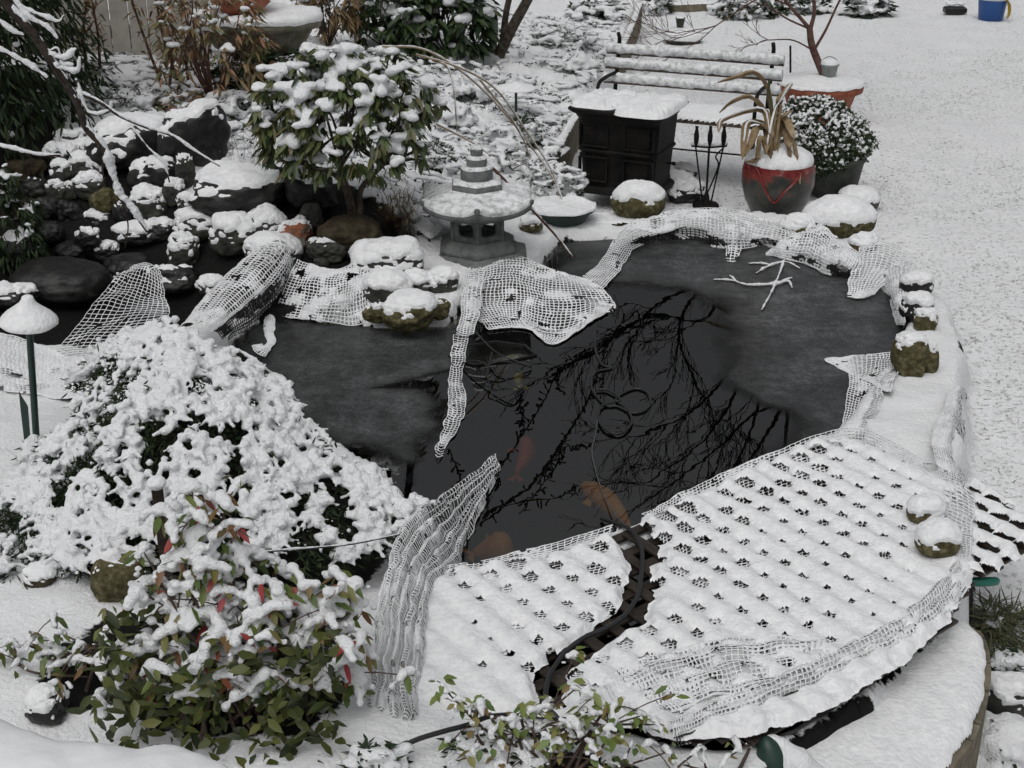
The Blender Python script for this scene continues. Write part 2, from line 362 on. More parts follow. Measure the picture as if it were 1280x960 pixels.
NANDD = [tuple(P(a, b, z)[:2]) for a, b, z in [(130, 780, .1), (240, 760, .1), (430, 770, .1), (450, 880, .1), (400, 960, .1), (60, 900, .1), (70, 850, .1)]]
srw = sdpoly(X, Y, ROCKW); snd = sdpoly(X, Y, NANDD); su = sdpoly(X, Y, UNDER); sf = sdpoly(X, Y, FRONTD)
nz1 = vn(q, .22, 1); nz2 = vn(q, .07, 2); nz3 = vn(q, .035, 9)
lawnm = sstep(.02, -.06, sg)
bedm = sstep(-.1, .3, sg) * sstep(7.4, 8.2, Y) * sstep(1.6, .6, X)
Z += (.012 * nz1 + .007 * nz2 + .004 * nz3) * (sp < -.01) * np.where(lawnm > .5, .55, 1)
Z += lawnm * (.018 * vn(q, .9, 14) + .012 * vn(q, .4, 15)) * (Y < 18)
Z += bedm * (.03 * nz1 + .022 * nz2 + .01 * nz3)
dark = np.maximum.reduce([sstep(.03, .06, sp + .02 * nz2), sstep(.02, .08, stt), sstep(-.04, .06, srw + .1 * nz1), sstep(-.04, .06, su + .05 * nz1), sstep(.0, .1, sf + .1 * nz1) * .9, sstep(.0, .1, snd + .1 * nz1 + .05 * nz2) * .85])
# snow lies thin at the foot of the lawn step
thin = np.exp(-(sg / .035) ** 2) * sstep(.0, .45, vn(q, .18, 21)) * (Y < 7.3) * (X > .5)
dark = np.maximum(dark, thin)
dark = np.maximum(dark, sstep(.004, -.012, Z) * (sp > -.05))
thinbed = bedm * sstep(.15, .6, nz2 + .5 * nz1)
FRc = sstep(-.41, -.2, -np.abs(Y - 2.6)) * 0
tm = bpy.data.materials.new("ground_snow_and_soil"); tm.use_nodes = True; t = tm.node_tree; b = t.nodes["Principled BSDF"]
b.inputs["Roughness"].default_value = .7; b.inputs["Specular IOR Level"].default_value = .2
tc = t.nodes.new("ShaderNodeTexCoord")
def noise(t, vec, scale, det=5, rough=.6):
    n = t.nodes.new("ShaderNodeTexNoise"); n.inputs["Scale"].default_value = scale; n.inputs["Detail"].default_value = det; n.inputs["Roughness"].default_value = rough
    t.links.new(vec, n.inputs["Vector"]); return n.outputs[0]
def ramp(t, fac, a, b_, ca=(0, 0, 0), cb=(1, 1, 1)):
    r = t.nodes.new("ShaderNodeValToRGB"); r.color_ramp.elements[0].position = a; r.color_ramp.elements[1].position = b_
    r.color_ramp.elements[0].color = (*ca, 1); r.color_ramp.elements[1].color = (*cb, 1); t.links.new(fac, r.inputs[0]); return r.outputs[0]
def mix(t, fac, a, b_):
    m = t.nodes.new("ShaderNodeMix"); m.data_type = 'RGBA'
    for s, v in ((m.inputs[0], fac), (m.inputs[6], a), (m.inputs[7], b_)):
        if isinstance(v, (tuple, float)): s.default_value = (*v, 1) if isinstance(v, tuple) else v
        else: t.links.new(v, s)
    return m.outputs[2]
def mth(t, op, a, b_=None):
    m = t.nodes.new("ShaderNodeMath"); m.operation = op
    for s, v in ((m.inputs[0], a), (m.inputs[1], b_)):
        if v is None: continue
        if isinstance(v, (int, float)): s.default_value = v
        else: t.links.new(v, s)
    return m.outputs[0]
def attr(t, n):
    a = t.nodes.new("ShaderNodeAttribute"); a.attribute_name = n; return a.outputs["Fac"]
oc = tc.outputs["Object"]
snowc = mix(t, noise(t, oc, 3, 6), (.77, .78, .79), (.86, .865, .87))
# grass tips poking through the thin snow of the lawn
mp = t.nodes.new("ShaderNodeMapping"); mp.inputs["Scale"].default_value = (1, 1.0, 1); t.links.new(oc, mp.inputs[0])
gn = ramp(t, noise(t, mp.outputs[0], 38, 3, .55), .56, .68)
gn2 = ramp(t, noise(t, oc, 2.2, 3), .35, .7)
gf = mth(t, 'MULTIPLY', mth(t, 'MULTIPLY', gn, attr(t, "lawn")), mth(t, 'ADD', mth(t, 'MULTIPLY', gn2, .75), .05))
c1 = mix(t, gf, snowc, (.26, .26, .21))
soil = mix(t, noise(t, oc, 30, 6), (.002, .002, .002), (.008, .007, .006))
dk = ramp(t, mth(t, 'ADD', attr(t, "dark"), mth(t, 'MULTIPLY', mth(t, 'SUBTRACT', noise(t, oc, 45, 5), .5), .9)), .42, .58)
t.links.new(mix(t, dk, c1, soil), b.inputs["Base Color"])
bp = t.nodes.new("ShaderNodeBump"); bp.inputs["Strength"].default_value = .9; bp.inputs["Distance"].default_value = .012
t.links.new(mth(t, 'SUBTRACT', mth(t, 'ADD', noise(t, oc, 55, 6), mth(t, 'MULTIPLY', noise(t, oc, 14, 5), .8)), mth(t, 'MULTIPLY', gn, mth(t, 'MULTIPLY', attr(t, "lawn"), .6))), bp.inputs["Height"])
t.links.new(bp.outputs[0], b.inputs["Normal"])
mb = MB(); mb.add(np.stack([X, Y, Z], -1), grid_faces(len(xs), len(ys)))
o = mb.build("ground", tm, origin=(0, 0, 0), attrs={"lawn": lawnm.ravel(), "dark": np.maximum(dark, thinbed * .53).ravel()})
tag(o, None, None, kind="structure")

# water
wm = bpy.data.materials.new("pond_water"); wm.use_nodes = True; t = wm.node_tree; t.nodes.clear()
out = t.nodes.new("ShaderNodeOutputMaterial"); mx = t.nodes.new("ShaderNodeMixShader"); fr = t.nodes.new("ShaderNodeFresnel"); fr.inputs[0].default_value = 1.33
tr = t.nodes.new("ShaderNodeBsdfTransparent"); tr.inputs[0].default_value = (.46, .45, .37, 1); gl = t.nodes.new("ShaderNodeBsdfGlossy"); gl.inputs["Roughness"].default_value = .004
tcw = t.nodes.new("ShaderNodeTexCoord"); bpw = t.nodes.new("ShaderNodeBump"); bpw.inputs["Strength"].default_value = .03; bpw.inputs["Distance"].default_value = .01
t.links.new(noise(t, tcw.outputs["Object"], 5, 2), bpw.inputs["Height"]); t.links.new(bpw.outputs[0], gl.inputs["Normal"])
t.links.new(mth(t, 'MULTIPLY', fr.outputs[0], .19), mx.inputs[0]); t.links.new(tr.outputs[0], mx.inputs[1]); t.links.new(gl.outputs[0], mx.inputs[2]); t.links.new(mx.outputs[0], out.inputs[0])
xa = np.arange(-2.9, 2.6, .04); ya = np.arange(2.1, 7.6, .04)
def sheet(name, step, z, fn, m, attrs=None):
    bb_ = np.array(POND + TREL); xa = np.arange(bb_[:, 0].min() - .1, bb_[:, 0].max() + .1, step); ya = np.arange(bb_[:, 1].min() - .1, bb_[:, 1].max() + .1, step)
    XX, YY = np.meshgrid(xa, ya, indexing='ij'); keep = fn(XX, YY)
    F = grid_faces(len(xa), len(ya)); k = keep.ravel(); F = F[k[F].all(1)]
    used = np.unique(F); rm = -np.ones(len(k), int); rm[used] = np.arange(len(used))
    V = np.stack([XX.ravel(), YY.ravel(), np.full(XX.size, z)], -1)[used]
    mb = MB(); mb.add(V, rm[F])
    at = {n: f(XX, YY).ravel()[used] for n, f in (attrs or {}).items()}
    return mb.build(name, m, origin=(0, 0, 0), attrs=at)
o = sheet("pond_water", .05, 0.0, lambda x, y: (sdpoly(x, y, POND) > -.05) | (sdpoly(x, y, TREL) > .09), wm); o["kind"] = "structure"
# skin of ice, thick and frosty in the back right and on the left arm, open water in the middle
IC1 = polyW([(680, 300), (850, 290), (1000, 310), (1140, 350), (1150, 450), (1100, 520), (1060, 560), (975, 590), (985, 530), (930, 480), (905, 430), (900, 385), (840, 362), (740, 352), (690, 345)], 0)
IC2 = polyW([(290, 390), (480, 410), (600, 400), (600, 440), (570, 470), (575, 520), (560, 580), (520, 620), (480, 590), (330, 520), (280, 440)], 0)
CRK = polyW([(455, 487), (520, 473), (600, 455), (600, 500), (560, 500), (520, 488)], 0)
def icef(x, y):
    q = np.stack([x, y, x * 0], -1)
    n = .10 * vn(q, .35, 31) + .04 * vn(q, .1, 32)
    a = sstep(-.10, .28, sdpoly(x, y, IC1) + n); b_ = sstep(-.02, .2, sdpoly(x, y, IC2) + n) * .8
    b_ = b_ * (1 - .9 * sstep(-.05, .03, sdpoly(x, y, CRK)))
    return np.clip(np.maximum(a, b_) * (.85 + .3 * vn(q, .5, 33)), 0, 1)
im = bpy.data.materials.new("frosty_ice"); im.use_nodes = True; t = im.node_tree; b = t.nodes["Principled BSDF"]; out = t.nodes["Material Output"]
b.inputs["Roughness"].default_value = .42; b.inputs["Specular IOR Level"].default_value = .25
tr = t.nodes.new("ShaderNodeBsdfTransparent"); mx = t.nodes.new("ShaderNodeMixShader"); tcw = t.nodes.new("ShaderNodeTexCoord")
fine = ramp(t, noise(t, tcw.outputs["Object"], 75, 10, .8), .36, .68, (.2, .2, .2), (1, 1, 1)); big = ramp(t, noise(t, tcw.outputs["Object"], 3.5, 7), .34, .66, (.35, .35, .35), (1, 1, 1))
frs = mth(t, 'MULTIPLY', mth(t, 'MULTIPLY', mth(t, 'MULTIPLY', fine, big), ramp(t, noise(t, tcw.outputs["Object"], 16, 12, .75), .38, .62, (.55, .55, .55), (1.5, 1.5, 1.5))), attr(t, "frost"))
t.links.new(mix(t, frs, (.008, .0085, .0085), (.16, .167, .17)), b.inputs["Base Color"])
fac = ramp(t, mth(t, 'ADD', attr(t, "frost"), mth(t, 'MULTIPLY', noise(t, tcw.outputs["Object"], 30, 5), .12)), .06, .42)
t.links.new(fac, mx.inputs[0]); t.links.new(tr.outputs[0], mx.inputs[1]); t.links.new(b.outputs[0], mx.inputs[2]); t.links.new(mx.outputs[0], out.inputs[0])
o = sheet("ice_skin", .025, .004, lambda x, y: (sdpoly(x, y, POND) > -.04) & (icef(x, y) > .004), im, {"frost": icef}); o["kind"] = "structure"

# ------------------------------------------------------------------ snow helpers
def snowtube(mb, c, s, n=9, amp=.55, sc=.016):   # crusty roll of snow along a twig
    c = np.asarray(c, float); s = np.broadcast_to(np.asarray(s, float), (len(c),)); L = np.linalg.norm(np.diff(c, axis=0), axis=1).sum(); m = int(np.clip(L / .007, len(c), 260))
    k0 = np.linspace(0, 1, len(c)); k1 = np.linspace(0, 1, m); cc = np.stack([np.interp(k1, k0, c[:, i]) for i in range(3)], -1); ss = np.interp(k1, k0, s)
    t, a, u = frames(cc)
    for k in range(1, m):
        if np.dot(a[k], a[k - 1]) < 0: a[k] *= -1; u[k] *= -1
    ss = ss * (1 + amp * vn(cc, sc * 1.8, 171)); th = np.arange(n) * 2 * pi / n
    V = cc[:, None, :] + ss[:, None, None] * (np.cos(th)[None, :, None] * a[:, None, :] + np.sin(th)[None, :, None] * u[:, None, :])
    V = cc[:, None, :] + (V - cc[:, None, :]) * (1 + amp * .7 * vn(V, sc * .7, 172))[..., None]
    mb.add(V, grid_faces(m, n, True))
    for e in (0, m - 1): mb.add(np.vstack([V[e], cc[e]]), np.array([[n, (k + 1) % n, k] for k in range(n)]))
_clouds = bpy.data.textures.new("snow_lumps", 'CLOUDS'); _clouds.noise_scale = .04; _fine = bpy.data.textures.new('fine_lumps', 'CLOUDS'); _fine.noise_scale = .018
def snow_blobs(name, S, parent, voxel=.014, disp=.008, mat_=None, smooth=3, tex=None):
    if len(S) == 0: return None
    S = np.asarray(S, float); V, F = ico(1); n = len(S)
    VV = S[:, None, :3] + V[None] * S[:, None, 3:6]
    FF = F[None] + (np.arange(n) * len(V))[:, None, None]
    mb = MB(); mb.add(VV.reshape(-1, 3), FF.reshape(-1, 3)); o = mb.build(name, mat_ or SNOWF, parent); o['kind'] = 'stuff'
    m = o.modifiers.new("merge", 'REMESH'); m.mode = 'VOXEL'; m.voxel_size = voxel; m.use_smooth_shade = True
    m = o.modifiers.new("soften", 'SMOOTH'); m.iterations = smooth; m.factor = .6
    if disp:
        m = o.modifiers.new("lumps", 'DISPLACE'); m.texture = tex or _clouds; m.strength = disp; m.mid_level = .5
    return o
def rock_mesh(c, r, seed, ang=0, rough=.12, sub=3, boxy=0.0):
    V, F = ico(sub); n = V.copy()
    if boxy: n = np.sign(n) * np.abs(n) ** (1 - boxy)
    d = 1 + 1.25 * rough * vn(n + seed * 7.3, .9, seed) + rough * .55 * vn(n + seed, .35, seed + 1) + rough * .28 * vn(n + seed, .15, seed + 2)
    v = n * d[:, None] * np.asarray(r)
    ca, sa = cos(ang), sin(ang); v = np.stack([v[:, 0] * ca - v[:, 1] * sa, v[:, 0] * sa + v[:, 1] * ca, v[:, 2]], -1)
    return v + c, F, V
def vnormals(v, F):
    a = np.cross(v[F[:, 1]] - v[F[:, 0]], v[F[:, 2]] - v[F[:, 0]]); N = np.zeros_like(v)
    for k in range(3): np.add.at(N, F[:, k], a)
    return N / (np.linalg.norm(N, axis=1)[:, None] + 1e-12)
def add_cap(v, F, snow, thick, parent, seed=0, c=None, name="snow_cap", m=None):
    N = vnormals(v, F)
    thr = 1 - snow * 1.25
    up = N[:, 2] + .24 * vn(v, .05, seed + 4) + .16 * vn(v, .018, seed + 5)
    k = sstep(thr - .02, thr + .22, up)
    w = v + N * (k * thick * .5 - .004)[:, None]; w[:, 2] += k * thick * (.6 + .35 * vn(v, .05, seed + 8) + .15 * vn(v, .02, seed + 9))
    keep = (k[F] > 0).any(1)
    mb = MB(); mb.add(w, F[keep]); return mb.build(name, m or SNOW, parent)
ROCKN = [0]
def rock(px, py, w, h, m, snow, label, group=None, seed=None, ang=0, rough=.19, thick=.02, lift=.75, boxy=.12, cat="rock", name="rock", zc=None, smat=None):
    ROCKN[0] += 1; seed = seed if seed is not None else ROCKN[0]
    g = ground(px, py + h * .3); s = fwd(g) / FPX; th = atan2(CH - g[2], g[1])
    rx = w * s / 2; hh = h * s / 2; ry = min(.8 * rx, .8 * hh / sin(th)); rz = sqrt(max(hh ** 2 - (ry * sin(th)) ** 2, (.35 * rx) ** 2)) / cos(th)
    z = g[2] + lift * rz if zc is None else zc
    if zc is None:
        for _ in range(8):
            c = P(px, py, z); z = .5 * z + .5 * (gh(c[0], c[1]) + lift * rz)
    c = P(px, py, z)
    v, F, _ = rock_mesh(c, (rx, ry, rz), seed, ang, rough, 4, boxy)
    mb = MB(); mb.add(v, F)
    root = thing(name, (c[0], c[1], v[:, 2].min()), label, cat, group)
    mb.build("stone", m, root)
    if snow > 0: add_cap(v, F, snow, min(thick, rz * .55), root, seed, m=smat)
    return root
# ------------------------------------------------------------------ trellis laid over the near end of the pond
TO = P(900, 735, .1); Ad = (P(926, 751, .1) - TO)[:2]; Bd = (P(927, 721.5, .1) - TO)[:2]; print('LATTICE', Ad, Bd)
TREL2 = polyW([(1207, 594), (1250, 622), (1320, 662), (1310, 668), (1272, 702), (1240, 722), (1205, 716)], .1)
def clip_line(p, d, poly, eps=.008, L=4.5, pad=0):
    s = np.arange(-L, L, .01); xx = p[0] + d[0] * s; yy = p[1] + d[1] * s
    k = sdpoly(xx, yy, poly) > -pad; out = []; st = None
    for i in range(len(s)):
        if k[i] and st is None: st = s[i]
        if st is not None and (not k[i] or i == len(s) - 1):
            if s[i] - st > .06: out.append((st, s[i]))
            st = None
    return out
def trellis(name, poly, label, zt, parent=None):
    c = np.mean(poly, 0); root = thing(name, (c[0], c[1], zt - .03), label, "trellis")
    for k, (d, e, z) in enumerate(((Ad, Bd, zt), (Bd, Ad, zt - .0135))):
        dn = d / np.linalg.norm(d); mb = MB()
        for i in range(-30, 31):
            p = TO[:2] + e * i
            for s0, s1 in clip_line(p, dn, poly, pad=.0):
                s0 += rng.uniform(.012, .03); s1 -= rng.uniform(.012, .03)
                m = p + dn * (s0 + s1) / 2
                box(mb, (m[0], m[1], z), (dn[0], dn[1], 0), (-dn[1], dn[0], 0), (0, 0, 1), (s1 - s0, .04, .012), bev=.002)
        mb.build("slat_layer", WOODD, root, smooth=False)
    return root
def lattice_snow(root, poly, zt, holes, cut=None, step=14, name="snow_sheet", thick=.02):
    P4 = np.array(poly); M = np.linalg.inv(np.stack([Ad, Bd], 1)); uv = (P4 - TO[:2]) @ M.T
    u = np.arange(math.floor(uv[:, 0].min()), math.ceil(uv[:, 0].max()) + 1e-6, 1 / step); v = np.arange(math.floor(uv[:, 1].min()), math.ceil(uv[:, 1].max()) + 1e-6, 1 / step)
    U, V_ = np.meshgrid(u, v, indexing='ij'); X = TO[0] + U * Ad[0] + V_ * Bd[0]; Y = TO[1] + U * Ad[1] + V_ * Bd[1]
    q = np.stack([X, Y, X * 0], -1)
    sd = sdpoly(X, Y, poly) + .010 * vn(q, .05, 41) + .006 * vn(q, .02, 42)
    if cut is not None: sd = np.minimum(sd, -sdpoly(X, Y, cut) + .014 * vn(q, .07, 43) + .006 * vn(q, .02, 44))
    iu = np.floor(U); iv = np.floor(V_); cx = TO[0] + (iu + .5) * Ad[0] + (iv + .5) * Bd[0]; cy = TO[1] + (iu + .5) * Ad[1] + (iv + .5) * Bd[1]
    ru, rv = holes(cx, cy, iu, iv)
    h1 = hash3(iu.astype(int), iv.astype(int), iu.astype(int) * 0, 77); h2 = hash3(iu.astype(int), iv.astype(int), iu.astype(int) * 0, 78)
    du = U - iu - .5 + .1 * (h1 - .5); dv = V_ - iv - .5 + .1 * (h2 - .5)
    wob = 1 + .22 * vn(q, .02, 45)
    e = np.sqrt((du / np.maximum(ru, .001)) ** 2 + (dv / np.maximum(rv, .001)) ** 2) * wob
    z = zt + .006 + thick * sstep(0, .03, sd) + .0055 * np.cos(2 * pi * V_) * sstep(0, .04, sd) + .0012 * np.cos(2 * pi * U) + .007 * vn(q, .13, 46) + .0025 * vn(q, .03, 47)
    z -= .013 * np.exp(-np.clip(e - 1, 0, 9) * 2.2) * (ru > .02)
    gu, gv = np.gradient(sd, 1 / step, 1 / step); Mi = np.linalg.inv(np.stack([Ad, Bd], 1)); gx = gu * Mi[0, 0] + gv * Mi[1, 0]; gy = gu * Mi[0, 1] + gv * Mi[1, 1]; gn = np.maximum(gx ** 2 + gy ** 2, .3)
    mv = (sd < 0) & (sd > -.02); X = X - np.where(mv, sd * gx / gn, 0); Y = Y - np.where(mv, sd * gy / gn, 0)
    keep = (sd > -.0085) & (e > 1)
    F = grid_faces(len(u), len(v)); k = keep.ravel(); F = F[k[F].all(1)]
    mb = MB(); mb.add(np.stack([X, Y, z], -1), F); return mb.build(name, SNOW, root)
tr1 = trellis("wooden_trellis", TREL, "big snowy wooden lattice over the pond's near end, crossed by a bare winding strip", .088)
def holes1(cx, cy, iu, iv):
    n = vn(np.stack([cx, cy, cx * 0], -1), .5, 50); h = hash3(iu.astype(int), iv.astype(int), iu.astype(int) * 0, 51)
    near = sstep(.42, .05, sdpoly(cx, cy, POND) * -1) 
    near2 = sstep(.2, 0, -sdpoly(cx, cy, CHAN))
    r = .07 + .085 * h + .05 * n + near * .13 + near2 * .05
    r = r * (1 - sstep(.26, .1, sdpoly(cx, cy, TREL)) * sstep(4.3, 3.9, cy) * (sdpoly(cx, cy, POND) < -.32) * .95)
    x0 = P(1130, 700, .1)[0]; r = r * (1 - .6 * sstep(x0 - .15, x0 + .1, cx) * (cy < 4.3))
    r = np.where((h < .08) | (r < .05), .0, r)
    return np.clip(r * 1.25, 0, .5), np.clip(r, 0, .36)
lattice_snow(tr1, TREL, .098, holes1, cut=CHAN)
tr2 = trellis("wooden_trellis", TREL2, "open wooden lattice with snow on each slat jutting over the lawn at right", .10)
lattice_snow(tr2, TREL2, .108, lambda x, y, iu, iv: (np.where((iu + iv) % 2 == 0, .52, .36), np.full(x.shape, .2)), step=30)

# ------------------------------------------------------------------ netting
def patch(ctrl, nu, nv):
    C = np.array([[P(*p) for p in row] for row in ctrl])        # rows x cols x 3
    R1 = np.stack([cr(C[i], nv) for i in range(len(C))])         # rows x nv
    return np.stack([cr(R1[:, j], nu) for j in range(nv)], 1)    # nu x nv
def net(label, ctrl, cell=.025, r=.0036, clump=.0045, thr=-.2, seed=0, wave=.004, ragged=.03, name="pond_net", group=None, edge=0, lump=0, mats=None, cut=None, pleat=0, npl=5, prow=False):
    C = np.array([[P(*p) for p in row] for row in ctrl])
    Lr = max(np.linalg.norm(np.diff(C, axis=0), axis=2).sum(0).mean(), .02); Lc = max(np.linalg.norm(np.diff(C, axis=1), axis=2).sum(1).mean(), .02)
    nu, nv = max(3, int(Lr / cell) + 1), max(3, int(Lc / cell) + 1); sub = 3
    G = patch(ctrl, (nu - 1) * sub + 1, (nv - 1) * sub + 1)
    G[..., 2] += wave * vn(G, .08, seed + 60) + lump * vn(G, .16, seed + 66)
    if pleat: G[..., 2] += pleat * np.abs(np.sin(np.linspace(0, pi * npl, G.shape[1] if not prow else G.shape[0]) + .8 * vn(G[..., 0:3].mean(1 if prow else 0) * 1.0, .3, 5)))[(slice(None), None) if prow else (None, slice(None))]
    G[..., 0] += .007 * vn(G, .06, seed + 61) + .0025 * vn(G, .02, seed + 67); G[..., 1] += .007 * vn(G, .06, seed + 62) + .0025 * vn(G, .02, seed + 68)
    nz = vn(G, .09, seed + 63) * .7 + vn(G, .03, seed + 64) * .5
    rad = r * .72 + clump * .95 * sstep(thr + .1, thr + .95, nz)
    I, J = np.meshgrid(np.linspace(0, 1, G.shape[0]), np.linspace(0, 1, G.shape[1]), indexing='ij')
    mb = MB()
    gu = np.gradient(G, axis=0); gv = np.gradient(G, axis=1); N = np.cross(gu, gv); N /= np.linalg.norm(N, axis=2)[..., None] + 1e-9
    N = np.where(N[..., 2:3] < 0, -N, N)
    def strand(pts, rr, nn):
        t = np.gradient(pts, axis=0); t /= np.linalg.norm(t, axis=1)[:, None] + 1e-9
        s = np.cross(t, nn); s /= np.linalg.norm(s, axis=1)[:, None] + 1e-9
        V = np.stack([pts - s * rr[:, None], pts + nn * rr[:, None] * 1.0, pts + s * rr[:, None], pts - nn * .003], 1)
        m = len(pts); f = grid_faces(m, 4, True).reshape(m - 1, 4, 4)
        tn = vn(pts, .035, seed + 69) < .62; f = f[tn[1:] | tn[:-1]]; 
        if len(f) == 0: return
        if cut is not None:
            ok = sdpoly(pts[:, 0], pts[:, 1], cut) < -.012; kk = (ok[1:] & ok[:-1])[tn[1:] | tn[:-1]]; f = f[kk]
            if len(f) == 0: return
        mb.add(V, f[:, :2].reshape(-1, 4), 0); mb.v.append(V.reshape(-1, 3)); mb.q.append((f[:, 2:].reshape(-1, 4) + mb.n, 1)); mb.n += m * 4
    rg = np.random.default_rng(seed + 5)
    for i in range(0, G.shape[0], sub):
        a, b_ = 0, G.shape[1]
        if ragged: a = int(rg.uniform(0, ragged) * b_ * (edge != 1)); b_ = b_ - int(rg.uniform(0, ragged) * b_)
        if b_ - a > 2: strand(G[i, a:b_], rad[i, a:b_], N[i, a:b_])
    for j in range(0, G.shape[1], sub):
        a, b_ = 0, G.shape[0]
        if ragged: b_ = b_ - int(rg.uniform(0, ragged) * b_)
        if b_ - a > 2: strand(G[a:b_, j], rad[a:b_, j], N[a:b_, j])
    c = G.reshape(-1, 3); o = mb.build(name, mats or [NETS, NETB], origin=(c[:, 0].mean(), c[:, 1].mean(), c[:, 2].min()))
    return tag(o, label, "netting", group)
# the sheet stretched over the lattice: shows in every hole of the snow
net("snowy mesh spread over the lattice at the near end of the pond", [
    [(520, 715, .1), (650, 690, .1), (790, 648, .1), (860, 612, .1), (950, 572, .1), (1060, 535, .1), (1130, 560, .1), (1190, 598, .1)],
    [(505, 770, .1), (640, 755, .1), (770, 735, .1), (870, 700, .1), (960, 660, .1), (1060, 630, .1), (1140, 640, .1), (1210, 680, .1)],
    [(495, 820, .1), (620, 820, .1), (750, 810, .1), (860, 790, .1), (970, 755, .1), (1070, 725, .1), (1140, 720, .1), (1190, 740, .1)],
    [(490, 870, .1), (620, 880, .1), (750, 885, .1), (860, 890, .1), (980, 880, .1), (1080, 840, .1), (1130, 800, .1), (1170, 770, .1)]], cell=.0165, r=.0026, clump=.003, seed=1, wave=.001, cut=CHAN)
net("net hanging from the lantern rock into the pond with a scalloped lower edge", [
    [(588, 333, .12), (640, 318, .13), (690, 338, .10), (740, 352, .05)],
    [(585, 352, .11), (640, 345, .12), (692, 356, .08), (752, 362, .03)],
    [(578, 378, .05), (640, 375, .06), (694, 384, .05), (768, 378, .02)],
    [(600, 402, .012), (640, 396, .012), (690, 418, .01), (765, 388, .01)]], cell=.0205, r=.004, clump=.0055, seed=2, lump=.012)
net("tapering lobe of net on the water right of the lantern", [
    [(600, 400, .012), (650, 398, .012), (700, 412, .011), (764, 384, .01)],
    [(612, 412, .01), (655, 406, .01), (700, 422, .01), (758, 390, .01)],
    [(622, 408, .009), (662, 412, .009), (694, 430, .009), (740, 400, .009)]], cell=.0205, r=.0036, clump=.003, seed=3, wave=.001)
net("flat folded net strip running down from the lantern to the water", [
    [(584, 338, .13), (590, 337, .14), (606, 336, .13)], [(580, 362, .12), (588, 362, .13), (602, 360, .12)], [(576, 392, .06), (584, 394, .07), (598, 392, .06)], [(571, 416, .02), (580, 420, .03), (592, 417, .02)]], cell=.021, r=.0044, clump=.004, seed=4)
net("thin twisted net strip half sunk below the lantern strip", [
    [(568, 418, .012), (578, 420, .02), (586, 418, .012)], [(562, 470, .008), (570, 472, .02), (578, 470, .01)], [(560, 510, .008), (570, 514, .02), (582, 512, .008)], [(543, 568, .006), (547, 571, .014), (553, 569, .006)]], cell=.022, r=.0026, clump=.002, seed=5, ragged=.15)
net("narrow net strap stretched over the water behind the lantern net", [
    [(728, 345, .03), (738, 352, .03), (752, 362, .02)], [(748, 330, .03), (760, 334, .04), (772, 340, .02)], [(768, 300, .07), (780, 303, .08), (800, 306, .03)], [(785, 280, .09), (830, 285, .1), (862, 298, .03)]], cell=.021, r=.0032, clump=.002, seed=6)
net("net draped along the back rim between the dish and the glazed planter", [
    [(790, 278, .08), (830, 268, .10), (875, 258, .12), (915, 262, .11), (960, 276, .09), (1000, 285, .08)],
    [(785, 288, .08), (830, 279, .12), (875, 268, .14), (915, 274, .13), (960, 284, .10), (1000, 294, .09)],
    [(800, 297, .05), (830, 291, .09), (875, 284, .10), (915, 290, .11), (955, 296, .08), (1010, 304, .06)],
    [(790, 303, .012), (830, 300, .02), (875, 299, .02), (915, 312, .02), (960, 308, .02), (1015, 318, .01)]], cell=.024, r=.004, clump=.009, thr=-.3, seed=7, lump=.02)
net("small ragged net tongue dipping into the ice left of the snowy twigs", [
    [(905, 296, .06), (915, 292, .08), (930, 298, .06)], [(908, 310, .03), (915, 308, .04), (925, 312, .03)], [(908, 325, .006), (914, 326, .01), (922, 326, .006)]], cell=.022, r=.0045, clump=.005, seed=8, ragged=.2)
net("bunched net heaped on the back right rim below the flat boulder", [
    [(985, 296, .09), (1020, 280, .12), (1050, 300, .12), (1075, 320, .09)],
    [(975, 304, .08), (1015, 294, .12), (1045, 312, .13), (1070, 332, .09)],
    [(965, 312, .04), (1010, 310, .10), (1040, 325, .10), (1064, 340, .06)],
    [(958, 318, .01), (1005, 326, .03), (1035, 340, .03), (1062, 348, .01)]], cell=.022, r=.0048, clump=.008, thr=-.3, seed=9, lump=.025)
net("stiff net flap with a square end hanging over the far right corner of the ice", [
    [(1075, 310, .10), (1100, 302, .12), (1135, 312, .10)], [(1068, 328, .09), (1096, 326, .12), (1128, 336, .08)], [(1062, 350, .05), (1084, 352, .06), (1104, 356, .04)], [(1060, 372, .012), (1074, 374, .015), (1092, 370, .012)]], cell=.022, r=.0048, clump=.006, seed=10, lump=.012)
net("narrow net edging the right bank beside three snowy stones", [
    [(1100, 318, .10), (1118, 322, .10), (1142, 330, .08)], [(1104, 345, .06), (1118, 345, .09), (1135, 350, .08)], [(1112, 375, .02), (1121, 374, .07), (1132, 378, .08)], [(1122, 405, .01), (1126, 405, .03), (1131, 408, .06)]], cell=.022, r=.0042, clump=.006, seed=11)
net("pointed net tongue lying on the ice below the mossy right stone", [
    [(1030, 449, .008), (1060, 446, .01), (1100, 442, .04), (1130, 438, .06)], [(1034, 453, .008), (1062, 456, .01), (1098, 462, .04), (1120, 468, .07)], [(1046, 458, .008), (1066, 468, .012), (1090, 478, .05), (1112, 490, .08)]], cell=.017, r=.0034, clump=.0045, seed=12)
net("net falling down the right bank into the ice above the lattice", [
    [(1062, 466, .01), (1080, 470, .03), (1105, 476, .07)], [(1060, 490, .01), (1078, 495, .03), (1100, 500, .07)], [(1056, 520, .01), (1070, 522, .03), (1088, 524, .07)], [(1050, 548, .01), (1062, 548, .03), (1078, 546, .07)]], cell=.022, r=.003, clump=.004, seed=13)
